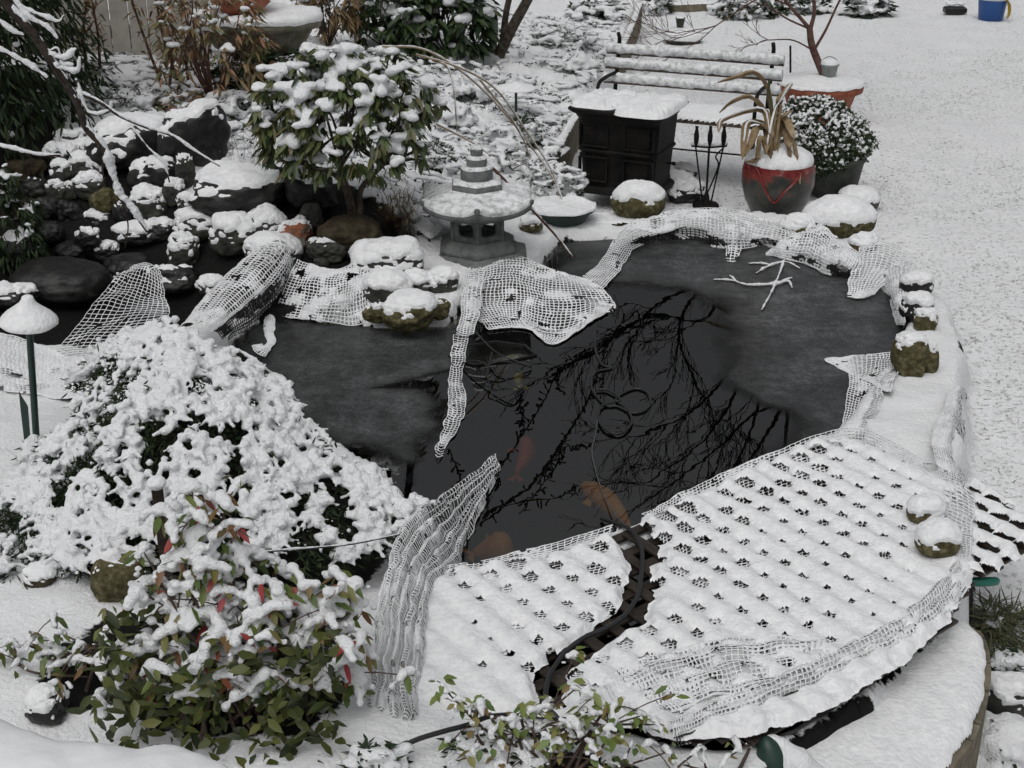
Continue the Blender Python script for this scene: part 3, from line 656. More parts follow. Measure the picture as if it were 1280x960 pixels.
net("net hanging down the outer step of the pond surround towards the lawn", [
    [(1192, 480, .08), (1200, 484, .08), (1207, 490, -.02)], [(1180, 510, .09), (1194, 518, .09), (1206, 528, -.04)], [(1166, 545, .09), (1186, 556, .08), (1206, 566, -.05)], [(1172, 580, .09), (1194, 590, .07), (1210, 596, -.04)], [(1190, 620, .10), (1208, 628, .10), (1220, 626, .07)]], cell=.02, r=.0032, clump=.003, seed=14, wave=.006)
net("twisted net strand running past the two rounded stones on the lattice", [
    [(1178, 598, .12), (1198, 604, .13), (1218, 618, .13)], [(1182, 640, .14), (1200, 648, .15), (1216, 655, .14)], [(1188, 672, .13), (1200, 680, .14), (1214, 684, .13)], [(1194, 700, .13), (1201, 704, .13), (1208, 706, .13)]], cell=.02, r=.0034, clump=.004, seed=15)
net("roll of net reaching from the left waterfall down to the juniper", [
    [(312, 322, .17), (286, 345, .15), (262, 368, .14), (240, 395, .12), (225, 412, .12)],
    [(338, 305, .24), (310, 332, .22), (285, 358, .19), (262, 384, .16), (245, 406, .14)],
    [(360, 310, .22), (336, 345, .21), (310, 372, .18), (284, 396, .15), (262, 414, .13)],
    [(368, 325, .15), (350, 362, .12), (322, 388, .09), (296, 410, .07), (276, 424, .06)],
    [(362, 345, .05), (342, 380, .02), (322, 402, .01), (300, 418, .01), (285, 430, .01)]], cell=.021, r=.0042, clump=.005, seed=16, lump=.01, pleat=.02, npl=4, prow=True)
net("net draped over the low rocks between the net roll and the mossy stones", [
    [(372, 325, .16), (398, 338, .16), (425, 338, .18), (452, 322, .2), (480, 305, .22)],
    [(362, 345, .12), (392, 352, .14), (422, 352, .17), (452, 342, .18), (484, 330, .19)],
    [(352, 368, .07), (386, 374, .09), (420, 374, .12), (448, 368, .12), (476, 356, .14)],
    [(345, 390, .02), (380, 396, .03), (415, 402, .02), (450, 404, .02), (462, 390, .04)]], cell=.021, r=.004, clump=.009, thr=-.2, seed=17, lump=.02)
net("thin ragged net tail trailing on the ice at the foot of the net roll", [
    [(333, 392, .02), (338, 394, .03), (342, 396, .02)], [(330, 410, .01), (336, 414, .015), (342, 416, .01)], [(334, 428, .01), (338, 430, .015), (343, 430, .01)], [(315, 432, .02), (322, 442, .03), (330, 446, .02)]], cell=.018, r=.004, clump=.005, seed=18)
net("steep dark net over the waterfall basin at the left", [
    [(168, 332, .18), (184, 330, .20), (202, 342, .18)], [(140, 352, .16), (172, 360, .18), (206, 370, .16)], [(108, 392, .12), (160, 392, .14), (210, 388, .14)], [(76, 430, .08), (130, 428, .09), (200, 412, .12)], [(60, 466, .06), (110, 452, .07), (170, 430, .1)]], cell=.026, r=.0026, clump=.0035, thr=.1, seed=19, lump=.015)
net("pale net spread flat behind the mushroom lamp", [
    [(-30, 418, .12), (20, 420, .1), (60, 436, .08), (110, 448, .08), (160, 430, .1)], [(-30, 440, .12), (20, 442, .1), (60, 454, .08), (110, 466, .08), (150, 450, .1)], [(-30, 466, .12), (20, 468, .1), (60, 476, .08), (100, 488, .08), (140, 474, .1)], [(-30, 484, .12), (20, 488, .1), (60, 494, .08), (90, 498, .08), (120, 494, .1)]], cell=.02, r=.0045, clump=.009, thr=-.5, seed=20, lump=.02)
net("long pleated net rising from the water and running down the near left bank", [
    [(618, 572, .03), (622, 582, .02), (624, 592, .01), (618, 604, .008)],
    [(570, 612, .10), (582, 622, .07), (592, 632, .03), (602, 636, .008)],
    [(528, 640, .18), (546, 655, .13), (566, 670, .06), (582, 682, .012)],
    [(500, 664, .22), (522, 680, .19), (548, 696, .12), (572, 712, .03)],
    [(486, 708, .22), (506, 712, .22), (526, 720, .17), (545, 728, .12)],
    [(474, 756, .19), (494, 758, .20), (514, 762, .17), (534, 768, .13)],
    [(466, 800, .17), (488, 804, .18), (508, 806, .16), (530, 810, .13)],
    [(462, 845, .13), (482, 848, .135), (504, 850, .13), (526, 852, .12)],
    [(455, 900, .11), (478, 904, .115), (504, 906, .11), (520, 908, .10)]], cell=.0155, r=.0032, clump=.004, thr=-.1, seed=21, wave=.008, pleat=.03, npl=5)
net("pleated net edge trailing along the outer curve of the lattice", [
    [(835, 905, 0.1150), (900, 880, 0.1190), (1000, 838, 0.1190), (1090, 790, 0.1190), (1160, 742, 0.1190), (1196, 700, 0.1190)],
    [(838, 914, 0.1150), (905, 890, 0.1230), (1008, 850, 0.1230), (1100, 804, 0.1230), (1168, 758, 0.1230), (1204, 716, 0.1190)],
    [(842, 924, 0.1150), (910, 900, 0.1050), (1012, 862, 0.1050), (1108, 818, 0.1050), (1176, 772, 0.1050), (1208, 730, 0.1150)],
    [(848, 934, 0.0750), (915, 912, 0.0650), (1018, 874, 0.0550), (1112, 830, 0.0550), (1180, 784, 0.0550), (1206, 742, 0.0750)]], cell=.0155, r=.003, clump=.005, thr=-.2, seed=22, wave=.012, pleat=.018, npl=3, prow=True)
net("crumpled fold of net lying on the snow at the lattice's near edge", [
    [(750, 850, 0.1150), (830, 820, 0.1210), (930, 798, 0.1210), (1030, 800, 0.1120)],
    [(765, 872, 0.1170), (840, 845, 0.1220), (930, 822, 0.1220), (1040, 812, 0.1120)],
    [(785, 895, 0.1150), (850, 868, 0.1210), (935, 846, 0.1200), (1045, 826, 0.1100)],
    [(805, 918, 0.1100), (865, 890, 0.1180), (940, 868, 0.1170), (1045, 842, 0.1100)]], cell=.0155, r=.003, clump=.005, thr=-.2, seed=23, wave=.012, pleat=.014, npl=3, prow=True, ragged=.12)

# ------------------------------------------------------------------ retaining wall, boards, fence, ledge
def snow_sheet(root, poly, z0, thick, step, name="snow_cover", extra=None, m=None, edge=.04, inset=0.0):
    Pq = np.array(poly); xa = np.arange(Pq[:, 0].min() - .02, Pq[:, 0].max() + .02, step); ya = np.arange(Pq[:, 1].min() - .02, Pq[:, 1].max() + .02, step)
    XX, YY = np.meshgrid(xa, ya, indexing='ij'); q = np.stack([XX, YY, XX * 0], -1)
    sd = sdpoly(XX, YY, poly) + .006 * vn(q, .05, 81)
    z = z0 + thick * np.sqrt(sstep(-step, edge, sd)) + (.006 * vn(q, .12, 82) + .003 * vn(q, .04, 83)) * sstep(0, edge, sd)
    if extra is not None: z = z + extra(XX, YY, sd)
    gx, gy = np.gradient(sd, step, step); gn = np.maximum(gx ** 2 + gy ** 2, .3); mv = sd < 0
    XX = XX - np.where(mv, sd * gx / gn, 0); YY = YY - np.where(mv, sd * gy / gn, 0)
    keep = sd > -step * 1.1
    F = grid_faces(len(xa), len(ya)); k = keep.ravel(); F = F[k[F].all(1)]
    mb = MB(); mb.add(np.stack([XX, YY, z], -1), F)
    if root is None: return mb.build(name, m or SNOW, origin=(Pq[:, 0].mean(), Pq[:, 1].mean(), z0))
    return mb.build(name, m or SNOW, root)
def wall_strip(mb, pts, z0, z1, th, mi=0):
    pts = np.asarray(pts, float); t = np.gradient(pts, axis=0); t /= np.linalg.norm(t, axis=1)[:, None]; n = np.stack([-t[:, 1], t[:, 0]], -1)
    z0 = np.broadcast_to(z0, len(pts)); z1 = np.broadcast_to(z1, len(pts))
    R = [np.array([[*(p - m * th / 2), a], [*(p + m * th / 2), a], [*(p + m * th / 2), b], [*(p - m * th / 2), b]]) for p, m, a, b in zip(pts, n, z0, z1)]
    loft(mb, R, mi)
outer = [(1185, 770), (1212, 776), (1228, 792), (1234, 825), (1230, 862), (1216, 905), (1190, 945), (1160, 985)]
inner = [(1110, 1000), (960, 985), (955, 925), (1015, 893), (1078, 850), (1132, 808), (1170, 780)]
capP = polyW(outer + inner, -.02)
c = P(1150, 880, -.2); wr = thing("retaining_wall", (c[0], c[1], -.42), "curved low timber wall with a broad snow covered top at the lower right", "retaining wall")
snow_sheet(wr, capP, -.045, .035, .012)
op = cr(np.array([P(a, b, -.02)[:2] for a, b in outer]), 60)
for i in range(0, 58, 4):
    seg = op[i:i + 5]; tt = (seg[-1] - seg[0]); tt /= np.linalg.norm(tt); seg = seg.copy(); seg[0] += tt * .003; seg[-1] -= tt * .003
    mb = MB(); wall_strip(mb, seg - (seg * 0), -.46, -.045 + rng.uniform(-.004, .004), .03); mb.build("board", WOOD, wr, smooth=False)
ip = cr(np.array([P(a, b, -.02)[:2] for a, b in inner[2:]]), 30); mb = MB(); wall_strip(mb, ip, -.46, -.05, .03); mb.build("back_board", WOOD, wr, smooth=False)

def edging(pxs, label, z1, h, seg=2):
    pts = np.array([P(a, b, z1)[:2] for a, b in pxs]); pts = cr(pts, 14); c = pts.mean(0)
    root = thing("timber_edging", (c[0], c[1], z1 - h), label, "edging")
    mb = MB(); wall_strip(mb, pts, z1 - h, z1, .05); mb.build("plank", WOOD, root, smooth=False)
    sd = np.diff(pts[[0, -1]], axis=0)[0]; sd /= np.linalg.norm(sd); n = A(-sd[1], sd[0])
    poly = [tuple(p) for p in (pts - n * .028)] + [tuple(p) for p in (pts + n * .028)[::-1]]
    snow_sheet(root, poly, z1 - .002, .018, .012)
edging([(800, 4), (790, 30), (776, 62)], "timber plank holding back the bed behind the bench", .15, .26)
edging([(733, 128), (716, 150), (700, 178)], "short weathered plank edge between the stove and the snowy bed", .17, .28)
edging([(708, 185), (690, 202), (684, 214)], "low plank end by the small snowy shrub left of the stove", .12, .2)

fr_ = thing("board_fence", (-3.4, 10.0, .45), "pale vertical board fence behind the rockery at the top left", "fence")
x = -4.9; 
while x < -2.2:
    w = rng.uniform(.125, .15); mb = MB(); box(mb, (x + w / 2, 10.0 + rng.uniform(-.006, .006), 1.35), (1, 0, 0), (0, 1, 0), (0, 0, 1), (w - .008, .02, 1.9), bev=.003)
    mb.build("board", FENCE, fr_, smooth=False); x += w
mb = MB(); box(mb, (-3.55, 10.04, 1.9), (1, 0, 0), (0, 1, 0), (0, 0, 1), (3.1, .04, .09)); mb.build("rail", FENCE, fr_, smooth=False)
mb = MB(); box(mb, (-3.55, 10.04, .75), (1, 0, 0), (0, 1, 0), (0, 0, 1), (3.1, .04, .09)); mb.build("rail", FENCE, fr_, smooth=False)

# snowy ledge close to the camera, lower left
lr = thing("balcony_ledge", (-.5, 1.2, 1.40), "thick smooth snow on the ledge across the bottom left corner", "ledge")
mb = MB(); box(mb, (-.75, 1.15, 1.375), (1, 0, 0), (0, 1, 0), (0, 0, 1), (1.7, .34, .04), bev=.004); mb.build("rail_board", WOODB, lr, smooth=False)
sil = [(-400, 850), (-200, 868), (0, 886), (26, 898), (75, 912), (120, 915), (169, 921), (200, 917), (225, 921), (262, 937), (296, 951), (312, 948), (356, 944), (412, 955), (450, 948), (475, 952), (500, 962), (560, 985)]
sp_ = np.array([P(a, b, 1.42) for a, b in sil]); sx = np.linspace(sp_[0, 0], sp_[-1, 0], 260); sy = np.interp(sx, sp_[:, 0], sp_[:, 1])
k = np.ones(5) / 5; sy = np.convolve(np.pad(sy, 2, mode='edge'), k, 'valid')
tt = np.linspace(0, 1, 40); XX = np.repeat(sx[:, None], 40, 1); y0 = .99
YY = y0 + (sy[:, None] - y0) * tt[None]; ZZ = 1.395 + .045 * np.sqrt(np.clip(1 - np.clip((tt - .72) / .28, 0, 1) ** 2, 0, 1))[None] + 0 * XX
q = np.stack([XX, YY, XX * 0], -1); ZZ = ZZ + .004 * vn(q, .05, 90) + .0015 * vn(q, .015, 91)
mb = MB(); mb.add(np.stack([XX, YY, ZZ], -1), grid_faces(260, 40)); mb.build("snow_bank", SNOWS, lr)

# ------------------------------------------------------------------ stone lantern
def hexr(c, r, z, lift=0, n=48, rot=radians(-90)):
    a = np.arange(n) * 2 * pi / n; m = np.mod(a, pi / 3) - pi / 6
    rr = r * cos(pi / 6) / np.cos(m); cor = np.abs(m) / (pi / 6)
    return np.stack([c[0] + rr * np.cos(a + rot), c[1] + rr * np.sin(a + rot), c[2] + z + lift * cor ** 3], -1)
lc = P(597, 320, .09); lc[2] = .07
ln = thing("stone_lantern", lc, "grey hexagonal stone garden lantern with snowy roof and tiered finial beside the pond", "stone lantern")
rotl = radians(-90) - atan2(lc[0], lc[1])
def hx(r, z, lift=0): return hexr(lc, r, z, lift, 48, rotl)
mb = MB(); loft(mb, [hx(.35, -.06), hx(.35, .04), hx(.34, .055), hx(.285, .075), hx(.275, .085)]); mb.build("plinth", STONE, ln)
mb = MB(); loft(mb, [hx(.255, .08), hx(.265, .10), hx(.262, .125), hx(.235, .145), hx(.20, .165), hx(.195, .17)]); mb.build("base", STONE, ln)
fb = MB()
def plate(mb, c, R, U, N, w, h, rx, ry, th):
    n = 32; a = (np.arange(n) + .5) * 2 * pi / n; ca, sa = np.cos(a), np.sin(a)
    k = 1 / np.maximum(np.abs(ca) / (w / 2), np.abs(sa) / (h / 2)); e = .55
    ox, oy = ca * k, sa * k; ix, iy = np.sign(ca) * np.abs(ca) ** e * rx, np.sign(sa) * np.abs(sa) ** e * ry
    def ring(x, y, d): return c + x[:, None] * R + y[:, None] * U + d * N
    rg = [ring(ox, oy, 0), ring(ix * 1.12, iy * 1.12, 0), ring(ix, iy, -.012), ring(ix, iy, -th), ring(ox, oy, -th)]
    loft(mb, rg, caps=False)
for k in range(6):
    am = rotl + radians(30 + 60 * k); N = A(cos(am), sin(am), 0); R = A(-sin(am), cos(am), 0); rr = .172
    plate(fb, lc + N * rr * cos(pi / 6) + A(0, 0, .25), R, A(0, 0, 1), N, rr, .17, rr * .30, .045, .03)
fb.build("fire_box", STONE, ln)
mb = MB()
for k in range(6):
    a = rotl + radians(60 * k); c = lc + A(cos(a) * .172, sin(a) * .172, 0); tube(mb, [c + A(0, 0, .165), c + A(0, 0, .34)], .014, 8); mb.build("corner_pillar", STONE, ln); mb = MB()
mb = MB(); loft(mb, [hx(.19, .325), hx(.20, .345, .0), hx(.33, .355, .02), hx(.375, .375, .045), hx(.378, .405, .05), hx(.35, .425, .035), hx(.26, .455, .01), hx(.15, .50), hx(.10, .505)]); mb.build("roof", STONE, ln)
mb = MB()
for k in range(6):
    a = rotl + radians(60 * k); d = A(cos(a), sin(a), 0); tube(mb, cr([lc + d * .14 + A(0, 0, .515), lc + d * .26 + A(0, 0, .475), lc + d * .35 + A(0, 0, .468), lc + d * .382 + A(0, 0, .465)], 12), np.linspace(.012, .02, 12), 8); mb.build("roof_ridge", STONE, ln); mb = MB()
pass
THIN = mat("thin_snow", (.30, .31, .31), .75, .2, var=[(.55, .56, .56), (.80, .81, .82)], vscale=28, bump=.7, bscale=80, vmid=(.30, .56), detail=10)
mb = MB(); loft(mb, [hx(.380, .405, .05), hx(.384, .425, .052), hx(.37, .440, .052), hx(.345, .452, .036), hx(.26, .480, .012), hx(.155, .522)], caps=False); mb.build("roof_snow", THIN, ln)
mb = MB(); loft(mb, [hx(.165, .50), hx(.175, .515), hx(.172, .545), hx(.15, .56), hx(.09, .562)]); mb.build("collar", STONE, ln)
mb = MB(); loft(mb, [hx(.168, .552), hx(.155, .568), hx(.10, .572), hx(.09, .572)], caps=False); mb.build("collar_snow", THIN, ln)
mb = MB(); lathe(mb, lc, [(.001, .56), (.09, .56), (.098, .57), (.098, .635), (.088, .648), (.06, .65), (.062, .70), (.055, .715), (.03, .72), (.036, .735), (.04, .76), (.03, .785), (.001, .79)], 40); mb.build("finial", STONE, ln)
mb = MB(); lathe(mb, lc, [(.096, .642), (.09, .655), (.075, .66), (.061, .66)], 40, wob=.004); lathe(mb, lc, [(.06, .708), (.052, .725), (.036, .728)], 40); lathe(mb, lc, [(.038, .772), (.034, .79), (.018, .80), (.001, .803)], 30); mb.build("finial_snow", THIN, ln); rescale(ln, .86, .78)

# ------------------------------------------------------------------ cast iron stove
sc_ = P(786, 243, .0); sc_ = A(sc_[0], sc_[1] + .22, -.02); ang = radians(-24); ex = A(cos(ang), sin(ang), 0); ey = A(-sin(ang), cos(ang), 0); ez = A(0, 0, 1)
st = thing("garden_stove", sc_, "tall black cast iron stove with snow on its flared lid in front of the bench", "stove")
def oct_(w, d, z, cc=.05):
    x, y = w / 2, d / 2; c2 = cc
    return [sc_ + ex * p + ey * q_ + ez * z for p, q_ in [(x, -y + c2), (x, y - c2), (x - c2, y), (-x + c2, y), (-x, y - c2), (-x, -y + c2), (-x + c2, -y), (x - c2, -y)]]
mb = MB(); loft(mb, [oct_(.54, .44, .06), oct_(.56, .46, .08), oct_(.55, .45, .12), oct_(.575, .475, .36), oct_(.59, .49, .38), oct_(.585, .485, .40), oct_(.61, .51, .66), oct_(.615, .515, .68)]); mb.build("body", IRON, st, smooth=False)
mb = MB(); loft(mb, [oct_(.60, .50, 0), oct_(.62, .52, .02), oct_(.60, .50, .05), oct_(.56, .46, .075)]); mb.build("base_moulding", IRON, st, smooth=False)
mb = MB(); loft(mb, [oct_(.595, .495, .365), oct_(.605, .505, .375), oct_(.605, .505, .39), oct_(.595, .495, .40)]); mb.build("waist_moulding", IRON, st, smooth=False)
mb = MB(); loft(mb, [oct_(.62, .52, .66), oct_(.65, .55, .70), oct_(.72, .61, .725), oct_(.735, .625, .735), oct_(.735, .625, .755), oct_(.70, .60, .765)]); mb.build("lid", IRON, st, smooth=False)
for w0, z0, z1 in ((-.17, .43, .62), (.17, .43, .62), (-.17, .12, .33), (.17, .12, .33)):
    mb = MB(); c = sc_ + ex * w0 - ey * .245 + ez * (z0 + z1) / 2
    for s_ in (-1, 1):
        box(mb, c + ex * s_ * .105, ex, ey, ez, (.014, .035, z1 - z0), bev=.004); box(mb, c + ez * s_ * (z1 - z0) / 2, ex, ey, ez, (.22, .035, .014), bev=.004)
    mb.build("panel_frame", IRON, st, smooth=False)
for s_ in (-1, 1):
    mb = MB(); c = sc_ + ex * s_ * .30 + ez * .27; tube(mb, [c, c + ex * s_ * .05], .012, 8); mb.add(*[(lambda V, F: (V * .018 + c + ex * s_ * .055, F))(*ico(2))][0]); mb.build("knob", IRON, st)
# lid snow: two unequal lobes with radiating ribs
def lid_snow(cu, cv, w, d, zt, nrib):
    mb = MB(); n, m = 72, 14; R = []
    for j in range(m):
        f = 1 - j / (m - 1); ring = []
        for i in range(n):
            a = 2 * pi * i / n; e = .42
            x = np.sign(cos(a)) * abs(cos(a)) ** e * w / 2 * f; y = np.sign(sin(a)) * abs(sin(a)) ** e * d / 2 * f
            rib = .014 * cos(a * nrib) * sstep(.15, .5, f) * sstep(1.0, .8, f)
            ring.append(sc_ + ex * (cu + x) + ey * (cv + y) + ez * (.755 + zt * (1 - f ** 7) ** .5 + rib))
        R.append(ring)
    R = np.array(R); R[..., 2] += .005 * vn(R, .05, 95) * (np.arange(m)[:, None] > 0); R[0, :, 2] -= .01
    loft(mb, R); mb.build("lid_snow", SNOW, st)
lid_snow(-.19, .02, .38, .65, .045, 14); lid_snow(.18, -.02, .41, .69, .055, 18); rescale(st, .875, .72)

# ------------------------------------------------------------------ bench
Lt = P(759, 66, .66)[:2]; Rt = P(980, 82, .66)[:2]; bd = (Rt - Lt) / np.linalg.norm(Rt - Lt); bn = A(bd[1], -bd[0]); bl = np.linalg.norm(Rt - Lt); bc = (Lt + Rt) / 2
BX = A(*bd, 0); BN = A(*bn, 0)    # BN points towards the viewer
be = thing("garden_bench", (bc[0], bc[1], -.1), "slatted garden bench with black iron ends, loaded with snow behind the stove", "bench")
c0 = A(bc[0], bc[1], 0)
def slat_with_snow(cc, L, axis_w, w, th, snow_h, name="back_slat", up=ez):
    mb = MB(); box(mb, cc, BX, axis_w, np.cross(BX, axis_w), (L, w, th), bev=.004); o = mb.build(name, WOODB, be, smooth=False)
for z, off in ((.68, 0), (.585, .03), (.49, .055)):
    cc = c0 + ez * z + BN * off; aw = ez * .96 - BN * .25; aw /= np.linalg.norm(aw)
    mb = MB(); box(mb, cc, BX, aw, np.cross(BX, aw), (bl, .05, .022), bev=.004); mb.build("back_slat", WOODB, be, smooth=False)
    n = 90; pts = np.array([cc + BX * s_ + aw * .022 + BN * .012 for s_ in np.linspace(-bl / 2, bl / 2, n)]); mb = MB()
    pts[:, 2] += .004 * vn(pts, .05, 9); snowtube(mb, pts, .033, 10, .16, .03); mb.build("snow_cover", THIN, be)
for k in range(6):
    cc = c0 + ez * .345 + BN * (.10 + .07 * k); mb = MB(); box(mb, cc, BX, BN, ez, (bl, .055, .022), bev=.004); mb.build("seat_slat", WOODB, be, smooth=False)
pl = [c0 + BX * a + BN * b for a, b in ((-bl / 2, .07), (bl / 2, .07), (bl / 2, .485), (-bl / 2, .485))]
snow_sheet(be, [tuple(p[:2]) for p in pl], .352, .035, .014)
for s_ in (-1, 1):
    e0 = c0 + BX * s_ * (bl / 2 - .08)
    mb = MB(); tube(mb, cr([e0 + ez * -.1 - BN * .03, e0 + ez * .33 + BN * .05, e0 + ez * .55 + BN * .02, e0 + ez * .74 - BN * .02, e0 + ez * .80 + BN * .01], 20), .014, 8); mb.build("back_post", IRON, be)
    mb = MB(); tube(mb, cr([e0 + ez * -.1 + BN * .46, e0 + ez * .1 + BN * .42, e0 + ez * .34 + BN * .46, e0 + ez * .52 + BN * .44, e0 + ez * .55 + BN * .30, e0 + ez * .54 + BN * .04], 24), .013, 8); mb.build("arm_frame", IRON, be)
    mb = MB(); tube(mb, [e0 + ez * .325 + BN * .04, e0 + ez * .325 + BN * .48], .012, 8); tube(mb, [e0 + ez * .05 + BN * .0, e0 + ez * .05 + BN * .43], .008, 8); mb.build("side_rail", IRON, be)
mb = MB(); tube(mb, [c0 + BX * -(bl / 2 - .08) + ez * .1 + BN * .25, c0 + BX * (bl / 2 - .08) + ez * .1 + BN * .25], .006, 6); mb.build("stretcher_rod", IRON, be)

# ------------------------------------------------------------------ fire irons
f0 = ground(882, 256); ff = thing("fireside_tool_set", f0, "black wrought iron fire tools on a stand beside the stove", "fire tools")
mb = MB(); lathe(mb, f0, [(.001, .03), (.03, .028), (.09, .012), (.10, .0), (.10, -.01)], 24); mb.build("stand_base", IRON, ff)
mb = MB(); tube(mb, [f0, f0 + ez * .46], .007, 8); tube(mb, cr([f0 + A(-.13, 0, .43), f0 + A(0, -.02, .425), f0 + A(.13, 0, .43)], 10), .009, 8); mb.build("stand", IRON, ff)
mb = MB(); tube(mb, cr([f0 + A(-.135, 0, .445), f0 + A(0, -.02, .44), f0 + A(.135, 0, .445)], 16), .012, 8); mb.build("bar_snow", THIN, ff)
for nm, xo, xe in (("poker", -.10, -.03), ("brush", .0, -.005), ("tongs", .10, .03)):
    mb = MB(); t0 = f0 + A(xo, -.03, .42); t1 = f0 + A(xe, -.05, .02)
    hh = [t0 + A(0, 0, z) for z in (0, .03, .05, .09, .12, .14, .155)]; tube(mb, hh, [.006, .012, .018, .02, .014, .01, .014], 10)
    tube(mb, [t0, t1], .006, 8)
    if nm == "tongs": tube(mb, cr([t0, t0 + A(-.05, 0, -.06), t0 + A(-.03, 0, -.14), t1 + A(-.06, 0, 0)], 20), .006, 8)
    if nm == "brush": tube(mb, [t1 + A(0, 0, .09), t1 + A(0, 0, .06), t1], [.01, .022, .03], 10)
    mb.build(nm, IRON, ff)
rescale(ff, .86, .90)

# ------------------------------------------------------------------ glazed planter with dried leaves
pc = P(971, 268, -.03); pc = A(pc[0], pc[1] + .05, -.04)
gp_ = thing("glazed_planter", pc, "round dark planter with running red glaze, snow and dried strap leaves on top", "planter")
GLZ = mat("dark_glaze", (.022, .026, .022), .35, .5, var=[(.05, .05, .042), (.11, .10, .085)], vscale=9, bump=.3, vmid=(.35, .75)); GLR = mat("red_glaze", (.12, .010, .010), .35, .4, var=[(.20, .025, .022), (.28, .17, .16)], vscale=14, bump=.3, vmid=(.4, .7))
mb = MB(); lathe(mb, pc, [(.001, 0), (.16, 0), (.175, .01), (.225, .10), (.255, .20), (.255, .28), (.235, .335), (.215, .355), (.20, .35), (.19, .33), (.001, .325)], 56); mb.build("pot", GLZ, gp_)
t = GLZ.node_tree; b = t.nodes["Principled BSDF"]; old = b.inputs["Base Color"].links[0].from_socket; tcg = t.nodes.new("ShaderNodeTexCoord"); sxg = t.nodes.new("ShaderNodeSeparateXYZ"); t.links.new(tcg.outputs["Object"], sxg.inputs[0])
hz_ = mth(t, 'ADD', sxg.outputs[2], mth(t, 'MULTIPLY', noise(t, tcg.outputs["Object"], 9, 4, .6), .42))
t.links.new(mix(t, ramp(t, hz_, .435, .52), old, mix(t, noise(t, tcg.outputs["Object"], 30, 4), (.20, .010, .008), (.20, .05, .035))), b.inputs["Base Color"])
# drips running down from the shoulder follow the belly of the pot
mb = MB(); n = 160; a = np.linspace(0, 2 * pi, n, endpoint=False); dl = .035 + .11 * np.clip(vn(np.stack([np.cos(a) * 2, np.sin(a) * 2, a * 0], -1), .55, 12) + .15, 0, 1) ** 1.3
zz = np.linspace(0, 1, 8); pr = np.array([(.255, .20), (.258, .25), (.256, .285), (.245, .318), (.235, .336)]); rings = []
for f in zz:
    z = .335 - dl * f; r = np.interp(z, [.10, .20, .28, .335], [.226, .256, .256, .236]) + .004 * (1 - f) + .0015; rings.append(np.stack([pc[0] + r * np.cos(a), pc[1] + r * np.sin(a), pc[2] + z], -1))
mb.add(np.array(rings), grid_faces(8, n, True)); mb.build("red_glaze_band", GLR, gp_)
mb = MB()
for pth in ([(-.75, .33), (-.55, .29), (-.35, .20), (-.1, .13), (.12, .20), (.35, .25), (.5, .29)],):
    pts = [];
    for a_, z in pth:
        al = radians(-98) + a_; r = np.interp(z, [.10, .20, .28, .335], [.226, .256, .256, .236]) + .006; pts.append(pc + A(r * cos(al), r * sin(al), z))
    tube(mb, cr(pts, 40), .008, 8)
mb.build("raised_swag", GLR, gp_)
mb = MB(); lathe(mb, pc, [(.236, .325), (.238, .345), (.225, .375), (.18, .405), (.11, .425), (.001, .432)], 56, wob=.02, seed=4); mb.build("snow_dome", SNOW, gp_); rescale(gp_, .86, .98)
def strap(mb, pts, w, n=14, curl=.25):
    c = cr(pts, n); t, s, u = frames(c); f = np.linspace(0, 1, n); ww = w * np.sin(np.clip(f * .92 + .08, 0, 1) * pi) ** .6 * .5 + .003
    V = np.stack([c - s * ww[:, None] + u * (ww * curl * 2)[:, None], c - s * ww[:, None] * .5, c - u * (ww * .3)[:, None], c + s * ww[:, None] * .5, c + s * ww[:, None] + u * (ww * curl * 2)[:, None]], 1)
    mb.add(V, grid_faces(n, 5)); mb.add(V - u[:, None, :] * .003, grid_faces(n, 5)[:, ::-1])
sl = [  # base pixel path at the planter's depth
    [(962, 205), (962, 170), (952, 138), (905, 150), (898, 165)], [(962, 200), (958, 150), (940, 122), (915, 128), (899, 141)], [(964, 200), (968, 160), (964, 140), (960, 118), (963, 98)],
    [(962, 205), (955, 158), (935, 155), (930, 175), (928, 200)], [(964, 205), (962, 165), (948, 160), (938, 182), (930, 196)], [(966, 200), (975, 130), (968, 140), (960, 175), (958, 192)],
    [(966, 205), (978, 150), (988, 165), (995, 195), (1000, 230)], [(966, 205), (976, 155), (986, 185), (984, 205), (981, 226)], [(966, 200), (968, 140), (985, 112), (990, 104)], [(940, 93), (925, 97), (905, 102), (897, 103)], [(964, 200), (970, 160), (975, 150), (990, 138)], [(962, 205), (950, 170), (945, 200), (932, 202)]]
for k, pth in enumerate(sl):
    mb = MB(); Y0 = pc[1] - .02; pts = [PY(a_, b_, Y0 - (.22 if (i == len(pth) - 1 and b_ > 185) else .12 if b_ > 160 else 0) + .02 * ((k * 7 + i) % 3)) for i, (a_, b_) in enumerate(pth)]
    if k == 9: pts = [PY(a_, b_, Y0 + .05) for a_, b_ in [(966, 190), (962, 120), (945, 92), (920, 97), (897, 103)]]
    strap(mb, pts, .045 if k not in (2,) else .035); mb.build("dried_leaf", DRYLEAF if k != 2 else GRASS, gp_)
mb = MB()
for k in (0, 3, 5, 8): 
    pth = sl[k]; pts = cr([PY(a_, b_ - 2, pc[1] - .02 - (.1 if b_ > 160 else 0)) for a_, b_ in pth[1:]], 14); tube(mb, pts + A(0, -.01, .008), .007 * np.sin(np.linspace(.15, pi - .15, 14)), 8)
mb.build("leaf_snow", SNOWF, gp_)

